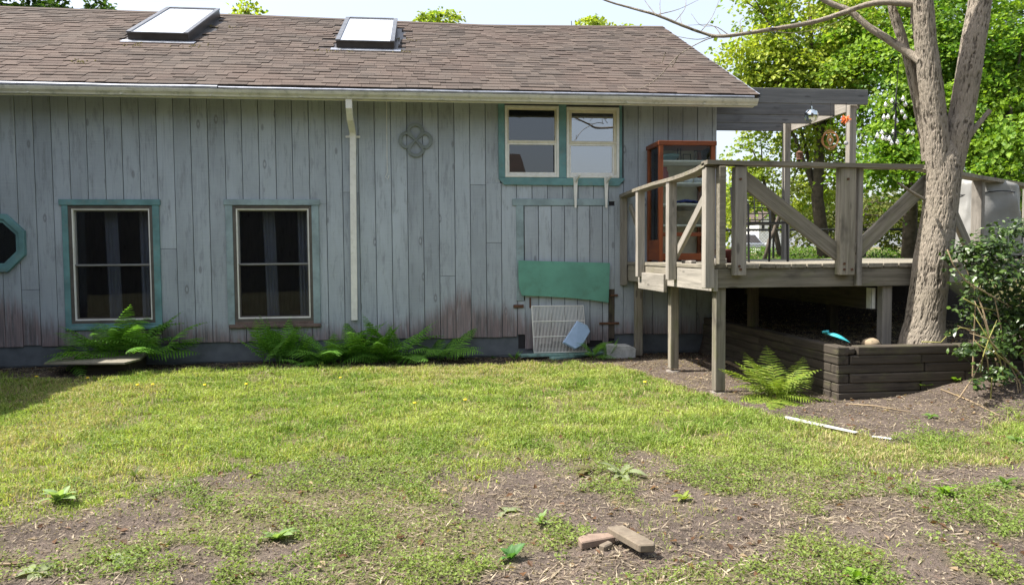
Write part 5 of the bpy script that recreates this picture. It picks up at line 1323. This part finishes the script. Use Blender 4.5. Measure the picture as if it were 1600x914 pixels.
# thin tufts scattered over bare soil
V, T, C = blades(420000, lambda x, y: (1-lawn_mask(x, y))*sst(.60, .78, fbm(x*2.9+2, y*2.9+7, 87))*.55*sst(ylim_grass(x)+.5, ylim_grass(x)-.1, y), lambda x, y: .018+.022*fbm(x*6, y*6, 5), .0036, 207, lambda x, y, g: grass_col(x, y, g)*.95, .9)
o = obj('sparse_grass', np_mesh('sparse_grass', V, T, M_GRASS, C)); o['kind'] = 'stuff'; tag(o, 'thin grass tufts on the bare soil', 'grass')
def litter(n, dens, seed, size, asp, colf, zmax, tilt, mat, name, label, cat, fold=0.0):
    g = np.random.default_rng(seed)
    x = g.uniform(-6, 6.2, n); y = 2.2+6.8*g.random(n)**1.15; keep = in_view(x, y) & (g.random(n) < dens(x, y)); x, y = x[keep], y[keep]; m = len(x)
    p = np.stack([x, y, ground_z(x, y)+.003+zmax*g.random(m)**1.5], 1)
    nr = np.array([0, 0, 1.0])+tilt*g.normal(size=(m, 3)); nr /= np.linalg.norm(nr, axis=1)[:, None]
    a = g.normal(size=(m, 3)); a -= nr*np.sum(a*nr, 1)[:, None]; a /= np.linalg.norm(a, axis=1)[:, None]; b = np.cross(nr, a)
    s = g.uniform(*size, m)[:, None]; w = s*g.uniform(*asp, m)[:, None]
    V = np.stack([p-a*s*.5, p+b*w*.5+nr*fold*w, p+a*s*.5, p-b*w*.5+nr*fold*w], 1).reshape(-1, 3)
    o = obj(name, np_mesh(name, V, np.arange(4*m).reshape(-1, 4), mat, np.repeat(colf(x, y, g), 4, 0))); o['kind'] = 'stuff'; return tag(o, label, cat)
def weed_col(x, y, g):
    q = fbm(x*2.3, y*2.3, 95)[:, None]; c = np.array([.115, .20, .03])*(1-q)+np.array([.25, .30, .08])*q
    return c*g.uniform(.65, 1.3, (len(x), 1))
def weed_d(x, y):
    near = sst(6.2, 4.4, y); cl = sst(.46, .60, fbm(x*3.1+8, y*3.1, 97))*patch_mask(x, y)
    return np.clip((cl*1.3+.25*patch_mask(x, y))*near+.10*lawn_mask(x, y)*sst(.5, .7, fbm(x*1.9, y*1.9, 99)), 0, 1)
litter(900000, weed_d, 301, (.008, .020), (.45, .8), weed_col, .045, .45, M_LEAF, 'low_weeds', 'low creeping weeds and moss in the bare soil', 'weeds', .15)
def straw_col(x, y, g):
    r = g.random((len(x), 1)); c = np.array([.50, .43, .32])*r+np.array([.20, .15, .115])*(1-r)
    return c*g.uniform(.6, 1.35, (len(x), 1))
soil = lambda x, y: 1-.88*lawn_mask(x, y)
litter(180000, lambda x, y: soil(x, y)*(.15+.85*sst(.42, .68, fbm(x*2.1, y*2.1, 111))), 401, (.012, .085), (.04, .13), straw_col, .010, .16, M_LEAF, 'straw', 'dry straw and stalks littering the soil', 'litter')
litter(150000, lambda x, y: soil(x, y)*.8, 402, (.005, .018), (.4, .9), lambda x, y, g: straw_col(x, y, g)*.8, .006, .35, M_LEAF, 'chips', 'wood chips and crumbs scattered on the soil', 'litter', .2)
litter(4200, lambda x, y: .25+.5*soil(x, y), 403, (.025, .05), (.45, .7), lambda x, y, g: np.where(g.random((len(x), 1)) < .4, np.array([.36, .27, .17]), np.array([.16, .085, .045]))*g.uniform(.6, 1.2, (len(x), 1)), .02, .3, M_LEAF, 'dead_leaves', 'curled brown dead leaves on lawn and soil', 'litter', .25)
# soil clods
g = np.random.default_rng(5); n = 26000
x = g.uniform(-4, 5.8, n); y = 2.3+6.6*g.random(n)**1.2; k = in_view(x, y) & (g.random(n) < soil(x, y)); x, y = x[k], y[k]; m_ = len(x)
p = np.stack([x, y, ground_z(x, y)], 1); s = (.0025+.008*g.random(m_)**3)[:, None]
oc = np.array([[1, 0, 0], [0, 1, 0], [-1, 0, 0], [0, -1, 0], [0, 0, .9], [0, 0, -.6]])
V = (p[:, None, :]+oc[None]*s[:, None, :]*g.uniform(.6, 1.4, (m_, 6, 1))).reshape(-1, 3); I = np.arange(m_)[:, None]*6
T = np.concatenate([I+f for f in ([0, 1, 4], [1, 2, 4], [2, 3, 4], [3, 0, 4], [1, 0, 5], [2, 1, 5], [3, 2, 5], [0, 3, 5])])
M_CLOD = plain('soil_clod', (.11, .08, .062), .95, .3, sc=60)
o = obj('soil_clods', np_mesh('soil_clods', V, T, M_CLOD)); o['kind'] = 'stuff'; tag(o, 'crumbs and clods of brown soil', 'soil')

# ---- single weeds
def blade_leaf(L, W, bend, cols, seed, wavy=.0):
    g = random.Random(seed); n = 8; V = []; C = []; Fq = []
    for i in range(n+1):
        t = i/n; w = W*.5*(math.sin(math.pi*min(t*.92+.06, 1))**.8)*(1+wavy*math.sin(t*19)); x = L*t*math.cos(bend*t*.6); z = -L*t*math.sin(bend*t*.6)
        for v in (-1, -.5, 0, .5, 1): V.append((x, w*v, z+abs(v)*w*.35)); k = g.uniform(.85, 1.15)*(1.15 if v == 0 else 1); C.append([c*k for c in cols])
    for i in range(n):
        for j in range(4): Fq.append((i*5+j, i*5+j+1, i*5+j+6, i*5+j+5))
    return np_mesh('leaf', np.array(V), np.array(Fq), M_LEAF, np.array(C), True)
def rosette(name, label, px, py, n, L, W, el, cols, seed, group=None, cat='weed', wavy=0.0, az0=0):
    q = onZ(px, py); z = float(ground_z(q.x, q.y)); t = thing(name, label, cat, (q.x, q.y, z), group); g = random.Random(seed)
    me = [blade_leaf(L, W, b, cols, seed+i, wavy) for i, b in enumerate((.5, 1.0))]
    for i in range(n):
        a = az0+2*math.pi*(i+g.uniform(-.25, .25))/n; e = math.radians(g.uniform(*el)); s = g.uniform(.65, 1.1)
        M = Matrix.Translation((q.x, q.y, z+.006)) @ Matrix.Rotation(a, 4, 'Z') @ Matrix.Rotation(-e, 4, 'Y') @ Matrix.Rotation(g.uniform(-.4, .4), 4, 'X') @ Matrix.Scale(s, 4)
        obj('leaf', g.choice(me), t, M)
    return t
PALE = (.20, .29, .11); MID = (.12, .20, .05); BRI = (.16, .28, .03); GREY = (.24, .28, .15); RED = (.15, .14, .06)
rosette('mullein', 'pale green mullein rosette at the left of the lawn edge', 92, 784, 11, .115, .055, (18, 72), (.26, .36, .15), 1)
rosette('dock', 'broad dock leaves half way along the bare soil edge', 972, 742, 8, .14, .05, (8, 50), GREY, 2, wavy=.12)
rosette('dock', 'smaller dock plant just left of the broad one', 925, 735, 5, .11, .04, (6, 45), RED, 3, wavy=.1)
rosette('plantain', 'flat pale leaves in the bottom left corner', 52, 895, 5, .13, .06, (2, 22), GREY, 4)
rosette('broadleaf_weed', 'dark green three-leaved weed right of the bottom middle', 798, 868, 5, .085, .05, (25, 70), (.07, .17, .045), 5)
rosette('broadleaf_weed', 'leafy weed clump left of the bottom middle', 432, 838, 9, .11, .045, (10, 55), PALE, 6)
rosette('broadleaf_weed', 'bright green leafy weed at the bottom edge on the right', 1338, 902, 11, .075, .042, (20, 78), BRI, 7)
rosette('broadleaf_weed', 'upright pale weed in the lawn left of the dock leaves', 845, 818, 8, .085, .022, (35, 80), PALE, 8)
rosette('broadleaf_weed', 'yellowish weed above the stone pieces on the right', 1068, 778, 8, .07, .025, (30, 80), (.22, .28, .05), 9)
rosette('broadleaf_weed', 'flat leaf pair in the soil near the bottom left', 190, 872, 4, .10, .05, (3, 25), GREY, 10)
rosette('broadleaf_weed', 'pair of grey-green leaves between moss and stone pieces', 790, 796, 3, .09, .05, (5, 20), GREY, 11)
rosette('broadleaf_weed', 'small bright weed by the front of the timber wall', 1438, 622, 7, .10, .06, (20, 60), BRI, 12)
rosette('broadleaf_weed', 'second small bright weed right of the timber wall', 1492, 622, 5, .07, .04, (25, 60), BRI, 13)
rosette('broadleaf_weed', 'low reddish weed in the middle of the right lawn edge', 1455, 655, 8, .07, .03, (15, 55), MID, 14)
rosette('broadleaf_weed', 'leafy weed in the lawn at the far right', 1475, 772, 10, .08, .035, (15, 65), BRI, 15)
rosette('broadleaf_weed', 'weed near the right edge below the shrub', 1590, 690, 9, .09, .04, (15, 60), MID, 16)
rosette('broadleaf_weed', 'weed clump near the right edge in the long grass', 1570, 760, 11, .085, .03, (20, 70), MID, 17)
rosette('broadleaf_weed', 'small weed at the lawn edge left of the middle', 398, 740, 6, .07, .03, (20, 70), (.22, .26, .05), 18)
rosette('broadleaf_weed', 'small upright weed in the soil patch left of the lawn centre', 210, 748, 5, .08, .016, (50, 85), (.10, .14, .04), 19)
for i, (px, py) in enumerate(((56, 589), (136, 591), (214, 603), (238, 603), (319, 601), (384, 599), (531, 589), (647, 632), (1007, 598), (726, 625))):
    q = onZ(px, py, .05); z = float(ground_z(q.x, q.y)); t = thing('dandelion', 'yellow dandelion flower in the sunlit lawn', 'flower', (q.x, q.y, z), 'dandelions')
    m = MB(); m.tube([(q.x, q.y, z), (q.x+.005, q.y, z+.05)], .002, 5); m.build('stalk', M_STEMG, t)
    m = MB(); m.lathe([(.0, .008), (.011, .006), (.016, 0), (.004, -.006)], (q.x+.005, q.y, z+.052), 9); m.build('flower_head', plain('dandelion_yellow', (.80, .55, .02), .8) if i == 0 else bpy.data.materials['dandelion_yellow'], t)
# ---- low leafy plants in the bed by the wall
for i, (px, py, L) in enumerate(((478, 566, .1), (700, 556, .09), (722, 560, .08), (640, 566, .06), (360, 566, .08), (300, 562, .08), (985, 562, .05), (340, 560, .09), (770, 560, .05))):
    q = onZ(px, py); rosette('bed_plant', ['leafy plant at the foot of the feathery fern', 'round-leaved seedling below the sparse fern', 'second seedling right of the sparse fern', 'little plant right of the large fern', 'leafy plant between the two lower windows', 'leafy plant right of the low bench', 'tiny seedling beside the deck post nearest the wall', 'dark leafy plant left of the second lower window', 'tiny plant by the foundation left of the planks'][i], px, py, 8, L, L*.4, (15, 70), (.06, .13, .03), 50+i, 'small plants in the bed', 'plant')
# ---- broken slabs, white strip, sticks
M_SLAB = plain('weathered_slab', (.14, .115, .085), .9, .22, sc=18, dirt=((.12, .09, .065), .65)); M_SLAB2 = plain('pinkish_slab', (.18, .13, .10), .9, .2, sc=18, dirt=((.14, .10, .075), .4))
def slab(name, px, lift, th, mat, label, tilt=0.0):
    q = [onZ(a, b, lift+tilt*i) for i, (a, b) in enumerate(px)]; k = len(q)
    m = MB(); m.v = [tuple(p) for p in q]+[(p.x, p.y, p.z-th) for p in q]; m.f = [tuple(range(k)), tuple(range(k, 2*k))]+[(i, (i+1) % k, k+(i+1) % k, k+i) for i in range(k)]
    o = m.build(name, mat, bevel=.005); return tag(o, label, 'stone')
slab('stone_slab', [(948, 822), (973, 819), (1024, 846), (1023, 850), (999, 851)], .055, .034, M_SLAB, 'tilted flat slab of stone lying on the bare soil')
slab('stone_piece', [(903, 838), (915, 833), (958, 831), (962, 837), (930, 843), (908, 847)], .030, .035, M_SLAB2, 'narrow pinkish stone piece left of the tilted slab')
slab('stone_piece', [(935, 850), (950, 843), (958, 847), (945, 853)], .02, .03, M_SLAB, 'small stone chip below the tilted slab')
M_WSTRIP = plain('peeling_white_strip', (.4, .4, .39), .7, .1, sc=45, dirt=((.2, .17, .13), .8))
z_ = lambda q: float(ground_z(q.x, q.y))
a, b = onZ(1226, 659), onZ(1338, 682); o = beam('white_strip', (a.x, a.y, z_(a)+.03), (b.x, b.y, z_(b)+.028), .034, .012, M_WSTRIP, jit=.006); tag(o, 'long peeling white wooden strip lying at the lawn edge', 'strip')
a, b = onZ(1362, 684), onZ(1393, 688); o = beam('white_strip', (a.x, a.y, z_(a)+.014), (b.x, b.y, z_(b)+.012), .03, .01, M_WSTRIP, jit=.003); tag(o, 'short white splinter right of the long white strip', 'strip')
for i, (p, r, lab) in enumerate((([(1470, 627), (1515, 640), (1562, 656)], .006, 'straight dry stick in the soil below the shrub'), ([(1322, 634), (1370, 638), (1424, 647)], .005, 'thin dry twig at the foot of the timber wall'), ([(1118, 566), (1140, 572), (1172, 586)], .02, 'pale stick under the deck behind the front post'), ([(1045, 545), (1062, 530), (1075, 520)], .006, 'yellow hose end beside the middle deck post'), ([(0, 880), (20, 878), (45, 873)], .006, 'brown stick at the left edge of the bare soil'), ([(1090, 640), (1145, 655), (1175, 690)], .003, 'dry grass stalk in front of the sunlit fern'))):
    if i == 3: pts = [onY(x_, y_, 8.3) for x_, y_ in p]; pts[0].z = 0.01
    else: pts = [onZ(x_, y_) for x_, y_ in p]; pts = [Vector((q.x, q.y, z_(q)+r+.004)) for q in pts]
    if i == 3: continue
    m = MB(); m.tube(pts, [r, r, r*.6], 7); o = m.build('stick', M_STEM, smooth=True); tag(o, lab, 'stick')
